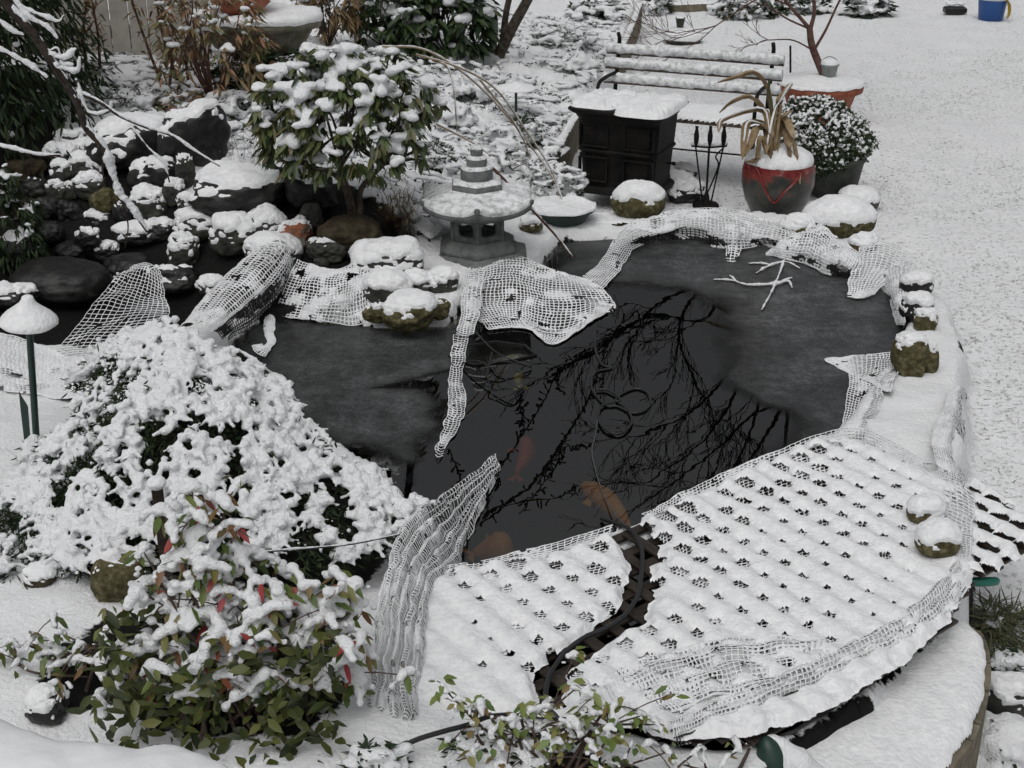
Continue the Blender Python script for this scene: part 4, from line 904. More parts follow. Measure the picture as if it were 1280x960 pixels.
# ------------------------------------------------------------------ pots, dish, pail, bucket
tc_ = P(1026, 100, .24); tc_ = A(tc_[0], tc_[1], -.06)
tp = thing("terracotta_pot", tc_, "very wide terracotta pot with red brown sides holding the bare maple", "flower pot")
mb = MB(); lathe(mb, tc_, [(.001, 0), (.24, 0), (.25, .01), (.325, .25), (.335, .26), (.38, .265), (.385, .30), (.38, .335), (.36, .34), (.345, .325), (.33, .30), (.001, .295)], 60); mb.build("pot", TERRA, tp)
mb = MB(); lathe(mb, tc_, [(.388, .325), (.388, .34), (.37, .358), (.33, .345), (.25, .36), (.12, .39), (.001, .395)], 60, wob=.012, seed=3); mb.build("snow_cover", SNOW, tp); rescale(tp, .86, .86)
g = PY(1037, 84, tc_[1] - .03); pr_ = thing("small_pail", (g[0], g[1], .27), "tiny grey lidded pail standing on the maple's pot beside the trunk", "pail")
pg = A(g[0], g[1], .27)
mb = MB(); lathe(mb, pg, [(.001, 0), (.05, 0), (.066, .09), (.072, .092), (.072, .10), (.055, .105), (.001, .10)], 28); mb.build("body", STEELP, pr_)
mb = MB(); tube(mb, cr([pg + A(-.068, 0, .095), pg + A(-.05, .02, .13), pg + A(0, .03, .15), pg + A(.05, .02, .13), pg + A(.068, 0, .095)], 20), .004, 6); mb.build("handle", STEELP, pr_)
mb = MB(); lathe(mb, pg, [(.07, .10), (.068, .118), (.04, .135), (.001, .14)], 28, wob=.006); mb.build("snow_cap", SNOW, pr_)
dc = P(704, 262, .14); dc[2] = .07
dd = thing("shallow_bowl", dc, "shallow dark round bowl with snow inside, on the slab left of the boulder", "bowl")
mb = MB(); lathe(mb, dc, [(.001, 0), (.13, 0), (.15, .01), (.19, .075), (.215, .085), (.218, .098), (.205, .10), (.19, .085), (.001, .075)], 48); mb.build("bowl", DKGREEN, dd)
mb = MB(); lathe(mb, dc, [(.22, .096), (.217, .112), (.20, .112), (.17, .098), (.12, .10), (.001, .105)], 48, wob=.014, seed=8); mb.build("snow_cover", SNOW, dd); rescale(dd, .87, .9)
bcn = P(1238, 24, -.1); bk = thing("blue_bucket", bcn, "blue bucket with white rim and yellow cloth over its side on the far lawn", "bucket")
mb = MB(); lathe(mb, bcn, [(.001, 0), (.13, 0), (.155, .22), (.16, .225), (.14, .215), (.12, .02)], 36); mb.build("bucket", BLUE, bk)
mb = MB(); lathe(mb, bcn, [(.156, .215), (.17, .22), (.17, .25), (.155, .255), (.15, .24)], 36); mb.build("rim", WHITE, bk)
mb = MB(); strap(mb, [bcn + A(.08, -.12, .26), bcn + A(.13, -.13, .2), bcn + A(.15, -.13, .1), bcn + A(.14, -.12, .02)], .09, curl=.05); mb.build("cloth", YELL, bk)
mb = MB(); lathe(mb, bcn, [(.15, .235), (.1, .25), (.001, .262)], 36, wob=.01); mb.build("snow_fill", SNOW, bk)
tb = P(850, 34, -.08); tb = thing("tiny_pot", tb, "tiny dark pot poking from the snow near the flat white stone", "flower pot"); q0 = WL[tb.name]
mb = MB(); lathe(mb, q0, [(.001, 0), (.035, 0), (.05, .09), (.055, .1), (.04, .095)], 20); mb.build("pot", POTD, tb)
mb = MB(); lathe(mb, q0, [(.05, .09), (.03, .11), (.001, .115)], 20); mb.build("snow_cap", SNOW, tb)

# stone basin at the top left with an urn standing in it
bs = PY(322, 34, 9.6); bs = A(bs[0], bs[1], bs[2] - .20)
bz = thing("stone_basin", (bs[0], bs[1], gh(bs[0], bs[1])), "large mossy stone basin with ribbed sides and snow on its rim by the fence", "fountain basin")
zb = bs[2]
mb = MB(); n = 72; prof = [(.14, 0), (.25, .02), (.36, .08), (.43, .17), (.46, .20), (.52, .21), (.53, .26), (.51, .28), (.47, .27), (.001, .25)]
a = np.arange(n) * 2 * pi / n; V = []
for r, z in prof:
    rib = 1 + (.025 * np.abs(np.cos(a * 9)) if .2 < r < .45 else 0); V.append(np.stack([bs[0] + r * rib * np.cos(a), bs[1] + r * rib * np.sin(a) * .8, np.full(n, zb + z)], -1))
mb.add(np.array(V), grid_faces(len(prof), n, True)); mb.build("bowl", BASIN, bz)
mb = MB(); lathe(mb, (bs[0], bs[1], zb), [(.535, .255), (.54, .28), (.52, .305), (.46, .31), (.3, .30), (.001, .30)], 60, wob=.015, sq=.8); mb.build("snow_cover", SNOW, bz)
mb = MB(); g0 = gh(bs[0], bs[1]) - .05 - zb; lathe(mb, (bs[0], bs[1], zb), [(.20, g0), (.20, g0 + .05), (.12, g0 + .1), (.11, -.08), (.16, -.01), (.2, .02)], 40); mb.build("pedestal", BASIN, bz)
for ch in bz.children:
    for v_ in ch.data.vertices:
        v_.co.x *= .82; v_.co.y *= .82
ur = thing("terracotta_urn", (bs[0] - .1, bs[1], zb + .30), "brown terracotta urn standing in the snowy stone basin", "urn"); u0 = WL[ur.name]
mb = MB(); lathe(mb, u0, [(.001, 0), (.12, 0), (.19, .06), (.22, .14), (.20, .22), (.15, .27), (.17, .30), (.14, .30)], 40); mb.build("urn", TERRA, ur)

# ------------------------------------------------------------------ lamps and stakes
def path_lamp(px, pyb, pyt, label, sc=1.0, cone=.10):
    g = ground(px, pyb); s = fwd(g) / FPX; H = (pyb - pyt) * s / cos(radians(18))
    r = thing("path_lamp", g, label, "garden lamp", "garden path lamps"); R_ = 33 * s * sc
    mb = MB(); tube(mb, [g - ez * .03, g + ez * (H * .80)], .013 * sc, 10); mb.build("post", DKGREEN, r)
    mb = MB(); lathe(mb, g, [(.001, H * 0.7915), (R_ * .9, H * 0.8001), (R_, H * 0.8086), (R_ * .96, H * 0.8200), (R_ * .4, H * 0.8599), (.02, H * 0.8827)], 36); mb.build("shade", DKGREEN, r)
    mb = MB(); k = cone
    lathe(mb, g, [(R_ * 1.03, H * 0.8097), (R_ * 1.04, H * 0.8257), (R_ * .98, H * 0.8457), (R_ * .82, H * 0.8713), (R_ * .52, H * 0.9055), (R_ * .32, H * 0.9340), (R_ * .23, H * 0.9597), (R_ * .2, H * 0.9796), (R_ * .12, H * 0.9881), (.001, H * 0.9910)], 36, wob=.006, seed=2); mb.build("snow_cap", SNOW, r)
    return r, g
pl1, g1 = path_lamp(46, 556, 364, "dark green mushroom path lamp with a peaked cap of snow at the left edge"); pl1.rotation_euler = (0, radians(4.6), 0)
mb = MB(); b0 = g1 + A(-.035, 0, 0); loft(mb, [[b0 + A(-.012, 0, 0), b0 + A(.012, .0, 0), b0 + A(.012, .004, 0), b0 + A(-.012, .004, 0)], [b0 + A(-.018, 0, .14), b0 + A(.01, 0, .16), b0 + A(.01, .004, .16), b0 + A(-.018, .004, .14)], [b0 + A(-.02, 0, .22), b0 + A(-.016, 0, .21), b0 + A(-.016, .004, .21), b0 + A(-.02, .004, .22)]]); mb.build("ground_spike", DKGREEN, pl1, smooth=False)
path_lamp(645, 148, 104, "far flat topped path lamp half way up the snowy bed", .75, 0)
g = ground(212, 745); sk = thing("wooden_stake", g, "dark square stake with a snow cap rising from the red leaved shrub", "stake")
mb = MB(); box(mb, g + ez * .19, (1, .3, 0), (-.3, 1, 0), ez, (.035, .035, .42), bev=.003); mb.build("post", WOODD, sk, smooth=False)
mb = MB(); V, F = ico(2); mb.add(V * A(.03, .03, .022) + g + ez * .405, F); mb.build("snow_cap", SNOW, sk)
g = ground(988, 118); sk = thing("iron_rod", g, "thin black rod standing upright between the bench and the wide pot", "rod")
mb = MB(); tube(mb, [g, PY(988, 57, g[1])], .009, 8); mb.build("rod", IRON, sk)
g = PY(92, 165, 8.3); sk = thing("iron_rod", (g[0], g[1], g[2] - .05), "short black post standing in the bed above the cobble pile", "rod")
mb = MB(); tube(mb, [g, PY(91, 118, 8.3)], .014, 8); mb.build("rod", IRON, sk)
# dark conical spotlight at the bottom edge
g = P(972, 975, -.03); sp1 = thing("garden_spotlight", g, "dark green cone shaped garden spotlight half buried in snow at the bottom edge", "spotlight")
mb = MB(); ax = A(-.30, .12, .95); ax /= np.linalg.norm(ax); R = []
e1 = np.cross(ax, ez); e1 /= np.linalg.norm(e1); e2 = np.cross(ax, e1)
for r, h in ((.075, -.02), (.08, .0), (.075, .02), (.06, .08), (.035, .14), (.018, .165), (.004, .17)): R.append([g + ax * h + e1 * r * cos(t_) + e2 * r * sin(t_) for t_ in np.linspace(0, 2 * pi, 28, endpoint=False)])
loft(mb, R); mb.build("housing", DKGREEN, sp1)
snow_blobs("snow_cover", [(g[0] + .05, g[1] + .0, .03, .075, .07, .07), (g[0] + .085, g[1] - .02, 0, .08, .08, .06), (g[0] - .02, g[1] + .04, .1, .03, .03, .03), (g[0] + .01, g[1] + .03, .07, .045, .04, .05), (g[0] - .1, g[1] - .03, -.03, .05, .05, .04)], sp1, .01, .004)
rescale(sp1, .8, .8)
g = P(1222, 726, .02); tw = thing("hand_trowel", g, "green plastic handle sticking out under the open lattice at the right", "trowel")
mb = MB(); tube(mb, cr([P(1196, 724, .03), P(1212, 727, .04), P(1236, 727, .04), P(1248, 726, .03)], 12), [.008, .012, .014, .015, .015, .016, .016, .016, .015, .015, .014, .008], 10); mb.build("handle", GREENP, tw)
g = P(1193, 17, -.1); cr_ = thing("seed_tray", g, "small black tray on the far lawn beside the blue bucket", "tray")
mb = MB(); box(mb, g + ez * .04, (1, 0, 0), (0, 1, 0), ez, (.24, .14, .07), bev=.015); mb.build("tray", BLACK, cr_, smooth=False)
snow_blobs("snow_cover", [(g[0] - .05, g[1], .01, .07, .06, .03), (g[0] + .06, g[1], .01, .05, .06, .025)], cr_, .012)
# slab under the bowl
g = P(735, 290, .04); sb = thing("rim_slab", g, "long flat stone slab jutting over the water beneath the bowl", "slab")
sv = polyW([(660, 300), (690, 288), (735, 284), (800, 278), (800, 268), (740, 268), (680, 276), (655, 290)], .05)
pts = np.array(sv); mb = MB(); loft(mb, [np.c_[pts, np.full(len(pts), .015)], np.c_[pts * 1.0, np.full(len(pts), .05)]]); mb.build("slab", ROCKB, sb, smooth=False)
snow_sheet(sb, sv, .05, .022, .01)

# ------------------------------------------------------------------ in the water
def fish(head, tail, z, m, label, width=.05):
    h = P(*head, z); t_ = P(*tail, z); d = t_ - h; L = np.linalg.norm(d); d /= L; s = A(-d[1], d[0], 0)
    root = thing("koi_carp", (h + t_) / 2, label, "koi"); mb = MB(); R = []
    fs = np.linspace(0, .86, 18)
    for f in fs:
        w = width * (np.interp(f, [0, .04, .15, .35, .6, .8, .86], [.12, .5, .85, 1, .7, .3, .2])); hh = w * 1.15
        c = h + d * L * f + s * .02 * math.sin(f * 4); R.append([c + s * w * cos(a_) + ez * hh * sin(a_) for a_ in np.linspace(0, 2 * pi, 16, endpoint=False)])
    loft(mb, R); mb.build("body", m, root)
    e = h + d * L * .85
    for q_ in (-1, 1):
        mb = MB(); c = np.array([e, e + d * L * .16 + s * q_ * width * .9, e + d * L * .2 + s * q_ * width * .3, e + d * L * .08]); mb.add(np.vstack([c, c + ez * .004]), np.array([[0, 1, 2, 3], [7, 6, 5, 4], [0, 4, 5, 1], [1, 5, 6, 2]])); mb.build("tail_fin", m, root)
        mb = MB(); p0 = h + d * L * .25 + s * q_ * width * .8; c = np.array([p0, p0 + s * q_ * width * .9 + d * L * .06, p0 + s * q_ * width * .6 + d * L * .15, p0 + d * L * .06]); mb.add(np.vstack([c, c + ez * .004]), np.array([[0, 1, 2, 3], [7, 6, 5, 4], [0, 4, 5, 1], [1, 5, 6, 2]])); mb.build("side_fin", m, root)
fish((727, 606), (800, 668), -.11, KOIO, "orange koi swimming under the water towards the middle of the pond", .043)
fish((656, 548), (645, 600), -.16, KOIR, "reddish koi just under the water left of the orange one", .038)
fish((632, 446), (652, 486), -.09, KOIY, "pale yellow koi between the hoops near the lantern", .045)
fish((640, 682), (585, 694), -.28, KOIO, "dim brown koi deep beside the pleated net", .07)

def hose(label, pts, r, m, name="garden_hose", cat="hose", n=None):
    c = cr(pts, n or len(pts) * 8); mb = MB(); tube(mb, c, r, 8); o = mb.build(name, m, origin=c[len(c) // 2]); return tag(o, label, cat)
lp = [(744, 405), (744, 430), (748, 450), (760, 458), (775, 452)]
hose("thin black hose lying in two loops on the open water", [P(a_, b_, .004) for a_, b_ in [(744, 408), (744, 435), (752, 455), (765, 460)]] + [P(a_, b_, .005) for a_, b_ in [(745, 465), (739, 478), (743, 492), (758, 507), (772, 508), (790, 516), (806, 513), (813, 502), (808, 490), (794, 486), (778, 492), (770, 500), (780, 508)]]
     + [P(a_, b_, .010) for a_, b_ in [(788, 518), (789, 530), (778, 541), (764, 541), (752, 532), (748, 520), (752, 508), (765, 503), (775, 500), (768, 492), (757, 487), (746, 487)]], .0055, HOSE)
hose("thin pale cable running from the loops over the orange koi to the near bank", [P(a_, b_, z) for a_, b_, z in [(748, 520, .008), (744, 545, .006), (740, 565, .006), (745, 590, .006), (755, 620, .006), (770, 645, .03), (786, 660, .09)]], .003, CABLE, "pump_cable", "cable")
hose("black hose snaking down the bare strip of the lattice", [P(a_, b_, z) for a_, b_, z in [(752, 648, .01), (775, 656, .06), (790, 664, .115), (801, 684, .115), (803, 702, .115), (801, 722, .115), (797, 745, .115), (780, 770, .115), (758, 785, .115), (732, 796, .115), (710, 812, .115), (694, 832, .115), (685, 850, .118), (683, 880, .12), (700, 900, .10)]], .0075, HOSE)
hose("thick grey cable curving over the snow at the bottom beside the light leaved shrub", [P(a_, b_, z) for a_, b_, z in [(455, 955, .16), (490, 940, .17), (520, 925, .18), (555, 914, .18), (585, 906, .18), (610, 896, .18), (640, 893, .15)]], .007, HOSE, "power_cable", "cable")
# sunk planting basket with hoops near the lantern
g = P(625, 450, -.02); pb = thing("planting_basket", g, "sunken black planting basket with wire hoops standing in the water below the lantern", "plant basket")
mb = MB(); q_ = [(-.20, .10), (-.02, .17), (.12, .12), (.17, .0), (.05, -.07), (-.12, -.12), (-.24, -.02)]
rg = [np.array([[g[0] + a_ * f, g[1] + b_ * f, z] for a_, b_ in q_]) for f, z in ((.8, -.3), (1, -.004), (1.0, .008), (.93, .01), (.85, -.05), (.3, -.12))]; loft(mb, rg); mb.build("basket", BLACK, pb, smooth=False)
for pth in ([(592, 412, .02), (620, 440, .06), (655, 455, .03), (664, 460, .01)], [(575, 455, .01), (600, 452, .06), (640, 480, .05), (652, 488, .01)], [(607, 472, .01), (615, 440, .08), (610, 470, .05), (617, 500, .0)], [(618, 500, .0), (640, 492, .03), (655, 484, .01)], [(600, 462, .02), (625, 452, .05), (665, 458, .01)]):
    mb = MB(); tube(mb, cr([P(*p_) for p_ in pth], 20), .0035, 6); mb.build("hoop", HOSE, pb)
# ------------------------------------------------------------------ stones
GC = "cobbles piled at the left waterfall"; GR = "stones around the pond rim"; GL = "boulders of the rockery"
# px, py, w, h, material, snow, label, group
for a_ in [
 (235, 172, 78, 74, ROCKD, .42, "dark pointed boulder with a snowy peak standing highest in the rockery", GL, dict(ang=.4, rough=.25, boxy=.25)),
 (165, 180, 92, 66, ROCKD, .62, "broad snow blanketed dark boulder left of the pointed one", GL, dict(ang=.2, rough=.2)),
 (195, 222, 58, 46, ROCKD, .35, "dark boulder dusted with snow beneath the broad blanketed one", GL, dict(rough=.2)),
 (299, 238, 124, 58, ROCKD, .40, "long black boulder with snow along its top above the left stones", GL, dict(rough=.18, boxy=.2)),
 (388, 240, 64, 56, ROCKD, .30, "squat black boulder left of the rhododendron trunk", GL, dict(rough=.2, boxy=.35)),
 (438, 290, 78, 46, ROCKB, .0, "bare brown boulder under the rhododendron trunk", GL, dict(rough=.16)),
 (372, 292, 42, 34, ROCKR, .25, "broken stone with a rusty orange face between dark rocks", GL, dict(rough=.25, boxy=.3)),
 (391, 270, 28, 30, ROCKG, .0, "small upright grey stone behind the orange faced one", GL, {}),
 (407, 312, 52, 34, ROCKG, .1, "bare grey green rock in front of the brown boulder", GL, dict(rough=.2)),
 (462, 316, 46, 32, ROCKD, .0, "dark rock wedged under the brown boulder's right end", GL, dict(rough=.2)),
 (416, 323, 15, 11, RYEL, .0, "yellow pebble among grey rocks above the draped net", GL, {}),
 (402, 328, 18, 14, ROCKG, .0, "little grey pebble left of the yellow pebble", GL, {}),
 (230, 217, 27, 38, ROCKG, .32, "upright grey cobble with a snow top beside the long black boulder", GC, {}),
 (217, 243, 28, 32, ROCKG, .42, "grey snow capped cobble just below the upright one", GC, {}),
 (237, 258, 27, 24, ROCKG, .5, "small cobble under the left tip of the long black boulder", GC, {}),
 (187, 255, 40, 40, ROCKG, .6, "thickly snowed lumpy stone below the dusted dark boulder", GC, dict(rough=.2)),
 (89, 174, 42, 22, ROCKG, .8, "flat topmost snow covered cobble of the left pile", GC, {}),
 (77, 192, 36, 24, ROCKG, .75, "snow covered cobble second row of the left pile, outer one", GC, {}),
 (107, 187, 30, 24, ROCKG, .8, "snow covered cobble second row of the left pile, inner one", GC, {}),
 (78, 216, 30, 30, ROCKG, .5, "rounded cobble with thick snow cap on the left of the third row", GC, {}),
 (107, 209, 38, 30, ROCKG, .6, "wide snow capped cobble right of the third row", GC, {}),
 (112, 233, 38, 32, ROCKG, .55, "snow capped cobble beneath the wide one of the third row", GC, {}),
 (72, 243, 25, 28, ROCKG, .42, "small egg shaped cobble at the pile's left, snow on its crown", GC, {}),
 (88, 240, 19, 20, ROCKG, .4, "smallest capped cobble between two larger in the pile's middle", GC, {}),
 (131, 251, 32, 28, ROCKO, .0, "bare olive cobble on the right flank of the left pile", GC, {}),
 (126, 275, 40, 26, ROCKD, .38, "dark cobble with a flat strip of snow low in the left pile", GC, {}),
 (109, 301, 32, 28, ROCKD, .3, "dark cobble with a little snow patch low in the left pile", GC, {}),
 (134, 316, 32, 26, ROCKD, .45, "black cobble with a snow cone at the pile's foot", GC, {}),
 (97, 284, 15, 12, RYEL, .0, "small orange yellow pebble in the left pile", GC, {}),
 (153, 268, 26, 28, ROCKD, .1, "dark cobble between the left pile and the lumpy stone", GC, {}),
 (84, 266, 36, 32, ROCKD, .0, "dark bare cobble under the egg shaped one", GC, {}),
 (58, 262, 34, 30, ROCKD, .0, "dark bare cobble at the left of the pile, middle height", GC, {}),
 (45, 235, 36, 28, ROCKD, .05, "dark cobble left of the snow capped rows", GC, {}),
 (20, 215, 34, 30, ROCKB, .0, "brownish cobble at the left edge under the conifer", GC, {}),
 (44, 210, 28, 24, ROCKB, .0, "brownish cobble right beside the left edge one", GC, {}),
 (60, 292, 36, 30, ROCKD, .0, "dark cobble below the left pile, outermost", GC, {}),
 (88, 318, 40, 30, ROCKD, .0, "wet black cobble at the foot of the left pile", GC, {}),
 (35, 262, 30, 30, ROCKB, .0, "brownish cobble under the conifer's lower fronds", GC, {}),
 (168, 293, 52, 28, ROCKD, .5, "low dark stone with a snow slab in front of the lumpy one", GC, dict(rough=.18)),
 (201, 289, 44, 26, ROCKD, .35, "dark low stone right of the snow slabbed one", GC, dict(rough=.18)),
 (230, 316, 36, 42, ROCKG, .7, "snowy tilted stone leaning over the basin", GC, dict(rough=.2)),
 (247, 282, 54, 38, ROCKG, .7, "snow heaped stone below the long black boulder, left one", GC, dict(rough=.15)),
 (293, 293, 58, 48, ROCKG, .75, "large snow heaped stone in the middle of the row below the black boulder", GC, dict(rough=.15)),
 (331, 282, 46, 44, ROCKG, .75, "snow heaped stone below the black boulder, right one", GC, dict(rough=.2)),
 (286, 267, 34, 24, ROCKG, .6, "small snow capped stone tucked under the long black boulder", GC, {}),
 (343, 316, 68, 44, ROCKG, .75, "snow covered stone at the top of the net roll", GC, dict(rough=.12)),
 (215, 350, 60, 34, ROCKD, .1, "wet dark ledge stone in the shaded basin", GC, dict(rough=.2)),
 (265, 360, 40, 22, ROCKD, .45, "low dark stone with ragged snow in the basin behind the net roll", GC, dict(rough=.3)),
 (160, 340, 60, 40, ROCKD, .0, "black wet rock behind the steep dark net", GC, dict(rough=.2)),
 (78, 352, 120, 62, ROCKD, .0, "large wet black boulder in the shade behind the steep dark net", GC, dict(rough=.1)),
 (20, 312, 56, 40, ROCKD, .12, "dark boulder under the trailing fronds at the left edge", GC, dict(rough=.15)),
 (14, 372, 60, 34, ROCKD, .25, "low dark stone with ragged snow left of the mushroom lamp", GC, dict(rough=.2)),
 (142, 352, 44, 30, ROCKD, .15, "small wet stone squeezed between black boulder and basin ledge", GC, dict(rough=.2)),
 (486, 326, 84, 56, ROCKG, .85, "wide snow smothered stone left of the lantern", GR, dict(rough=.16)),
 (484, 362, 62, 42, ROCKG, .8, "rounded snow covered stone above the mossy one", GR, dict(rough=.1)),
 (512, 392, 70, 46, ROCKO, .45, "mossy olive stone with a slanted snow cap at the water", GR, dict(rough=.12)),
 (524, 352, 50, 26, ROCKG, .85, "flat snowy stone between the smothered one and the lantern", GR, {}),
 (555, 352, 36, 28, ROCKG, .7, "snowy stone touching the lantern's plinth", GR, {}),
 (545, 386, 34, 26, ROCKO, .1, "low olive stone right of the mossy capped one", GR, {}),
 (470, 392, 34, 24, ROCKO, .1, "low wet stone left of the mossy capped one", GR, {}),
 (798, 252, 68, 46, ROCKO, .55, "speckled olive boulder with a snow cap in front of the stove", GR, dict(rough=.05, boxy=.0, thick=.022, lift=.95)),
 (1049, 273, 86, 48, ROCKO, .85, "big flat boulder wholly under snow right of the glazed planter", GR, dict(rough=.05)),
 (1073, 250, 50, 30, ROCKG, .85, "snowy boulder behind the big flat one", GR, dict(rough=.08)),
 (997, 284, 44, 28, ROCKO, .6, "snow capped stone between the planter and the bunched net", GR, dict(rough=.12)),
 (1080, 305, 34, 24, ROCKO, .65, "little snow capped stone below the big flat boulder", GR, {}),
 (1144, 358, 40, 32, ROCKD, .65, "topmost of the three snow capped stones on the right bank", GR, dict(rough=.12)),
 (1147, 386, 42, 36, ROCKD, .6, "middle of the three snow capped stones on the right bank", GR, dict(rough=.12)),
 (1157, 402, 28, 26, ROCKO, .5, "lowest and smallest of the three stones on the right bank", GR, {}),
 (1137, 446, 44, 50, ROCKO, .30, "angular mossy stone with snow on top alone on the right bank", GR, dict(rough=.14, boxy=.3)),
 (1160, 450, 26, 34, ROCKO, .25, "small mossy stone pressed against the angular one", GR, dict(rough=.12, boxy=.2)),
 (1157, 640, 44, 34, ROCKO, .80, "rounded snowy stone on the lattice, the upper of two", GR, dict(rough=.05, thick=.02, zc=.155)),
 (1172, 676, 54, 42, ROCKO, .75, "rounded snowy stone on the lattice, the lower of two", GR, dict(rough=.05, thick=.02, zc=.165)),
 (853, 47, 48, 17, ROCKG, 1.3, "flat white topped stone lying on the far lawn behind the bench", None, dict(rough=.05)),
 (857, 214, 26, 18, ROCKG, .7, "snowy stone at the right foot of the stove", GR, {}),
 (858, 240, 46, 24, ROCKD, .35, "rough dark log like stone beside the fire tools", GR, dict(rough=.3)),
 (848, 228, 40, 22, ROCKG, .6, "snowy stone between stove and fire tools", GR, {}),
 (664, 282, 28, 18, ROCKO, .5, "small stone between the lantern and the shallow bowl", GR, {}),
 (148, 724, 66, 62, ROCKO, .12, "olive boulder with a snow spot behind the red leaved shrub", None, dict(rough=.1)),
 (50, 720, 40, 26, ROCKB, .7, "reddish stone peeping from snow at the left under the juniper", None, dict(rough=.12)),
 (1258, 872, 66, 56, ROCKG, .6, "snow topped grey boulder outside the timber wall", None, dict(rough=.12)),
 (60, 883, 50, 40, ROCKD, .45, "dark stone with snow hood above the ledge at the lower left", None, dict(rough=.2)),
 (690, 196, 22, 18, ROCKG, .6, "snowy lump of stone by the low plank end", None, {}),
]:
    x_, y_, w_, h_, m_, s_, l_, g_, kw = a_
    if g_ in (GC, GL) and s_ < .7: s_ *= .88
    rock(x_, y_, w_, h_, m_, s_, l_, g_, **kw)

# ------------------------------------------------------------------ plants
def shoot(mbw, mbs, pts, r0, r1, n=12, snow=0.0, snown=6, off=.6):
    c = cr(pts, n); rr = np.linspace(r0, r1, n); tube(mbw, c, rr, 6)
    if snow > 0:
        s = snow * (.6 + .6 * np.clip(vn(c, .05, 71) + .3, 0, 1)) * np.sin(np.linspace(.1, pi - .1, n)) ** .3
        snowtube(mbs, c + np.stack([0 * rr, 0 * rr, rr * off + s * .5], -1), s, snown)
def bush(name, label, cat, base, crown, radii, leafm, n_tip=120, per=7, L=.08, Wd=.022, droop=.4, snow=.8, ssize=.04, stems=14, stem_r=.008, bark=BARK, voxel=.014, seed=0, group=None, tilt=.9, lowbare=.0, shell=.55, sflat=.55, trunks=None, bend=.25, snowmin=.0):
    r = np.random.default_rng(seed + 100); base = np.asarray(base, float); crown = np.asarray(crown, float); radii = np.asarray(radii, float)
    root = thing(name, base, label, cat, group)
    d = rdir(n_tip * 3, r); d = d[d[:, 2] > -.55][:n_tip]; rad = shell + (1 - shell) * r.random(len(d)) ** .5
    lump = 1 + .18 * vn(d * 1.0 + seed, .7, seed)
    T = crown + d * radii * (rad * lump)[:, None]
    top = np.clip(d[:, 2] * rad + .35 * r.random(len(d)), -1, 1)
    # stems
    mb = MB()
    for k in (trunks or []): tube(mb, cr(k[0], 16), np.linspace(k[1], k[2], 16), 8)
    fork = np.array([k[0][-1] for k in (trunks or [])]) if trunks else base[None]
    idx = r.choice(len(T), min(stems, len(T)), replace=False)
    for i in idx:
        f = fork[np.argmin(np.linalg.norm(fork - T[i], axis=1))]; m = f * .5 + T[i] * .5 + r.normal(size=3) * .03; m[2] = f[2] * .45 + T[i][2] * .55
        tube(mb, cr([f, m, T[i]], 8), np.linspace(stem_r, stem_r * .4, 8), 5)
    if mb.n: mb.build("stem", bark, root)
    # leaves
    n = len(T) * per; Pp = np.repeat(T, per, 0) + r.normal(size=(n, 3)) * L * .12
    az = r.random(n) * 2 * pi; out = np.repeat(d, per, 0) * .5; D = np.stack([np.cos(az), np.sin(az), np.full(n, -droop) + .5 * r.normal(size=n) * .5], -1) * tilt + out
    N = np.stack([r.normal(size=n) * .3, r.normal(size=n) * .3, np.ones(n)], -1)
    mb = MB(); leaves(mb, Pp, D, N, L * r.uniform(.6, 1.15, n), Wd * r.uniform(.7, 1.2, n), bend=bend * L); mb.build("foliage", leafm, root)
    # snow pillows on the clusters that face the sky
    if snow > 0:
        S = []
        for i in range(len(T)):
            if r.random() < snow * sstep(-.25 + snowmin, .45 + snowmin, top[i]):
                s = ssize * r.uniform(.65, 1.25)
                for _ in range(3): o = r.normal(size=3) * s * .55; S.append((T[i][0] + o[0], T[i][1] + o[1], T[i][2] + s * .25 + abs(o[2]) * .3, s * r.uniform(.6, 1), s * r.uniform(.6, 1), s * sflat * r.uniform(.7, 1.1)))
        snow_blobs("snow_load", S, root, voxel, voxel * .6)
    return root
# rhododendron over the pond, centre left
b0 = ground(443, 285)
def PYx(px, py, Y): return PY(px, py, Y)
yr = b0[1]; sR = fwd(b0) / FPX
fk = [PYx(436, 245, yr), PYx(452, 235, yr + .05), PYx(425, 225, yr - .05)]
bush("rhododendron", "rounded rhododendron with drooping leaves under snow pillows left of the lantern", "shrub", b0, PYx(432, 152, yr + .05), (.47, .40, .40), GR_RHODO, n_tip=230, per=10, L=.088, Wd=.024, droop=1.3, snow=.9, ssize=.042, stems=60, stem_r=.010,
     trunks=[([b0, PYx(440, 265, yr), fk[0], PYx(425, 210, yr)], .030, .016), ([b0, PYx(450, 265, yr), fk[1], PYx(480, 205, yr + .1)], .02, .012), ([b0, fk[2], PYx(380, 205, yr - .1)], .016, .01)], seed=1, shell=.5, tilt=.7, bend=.5, voxel=.013)
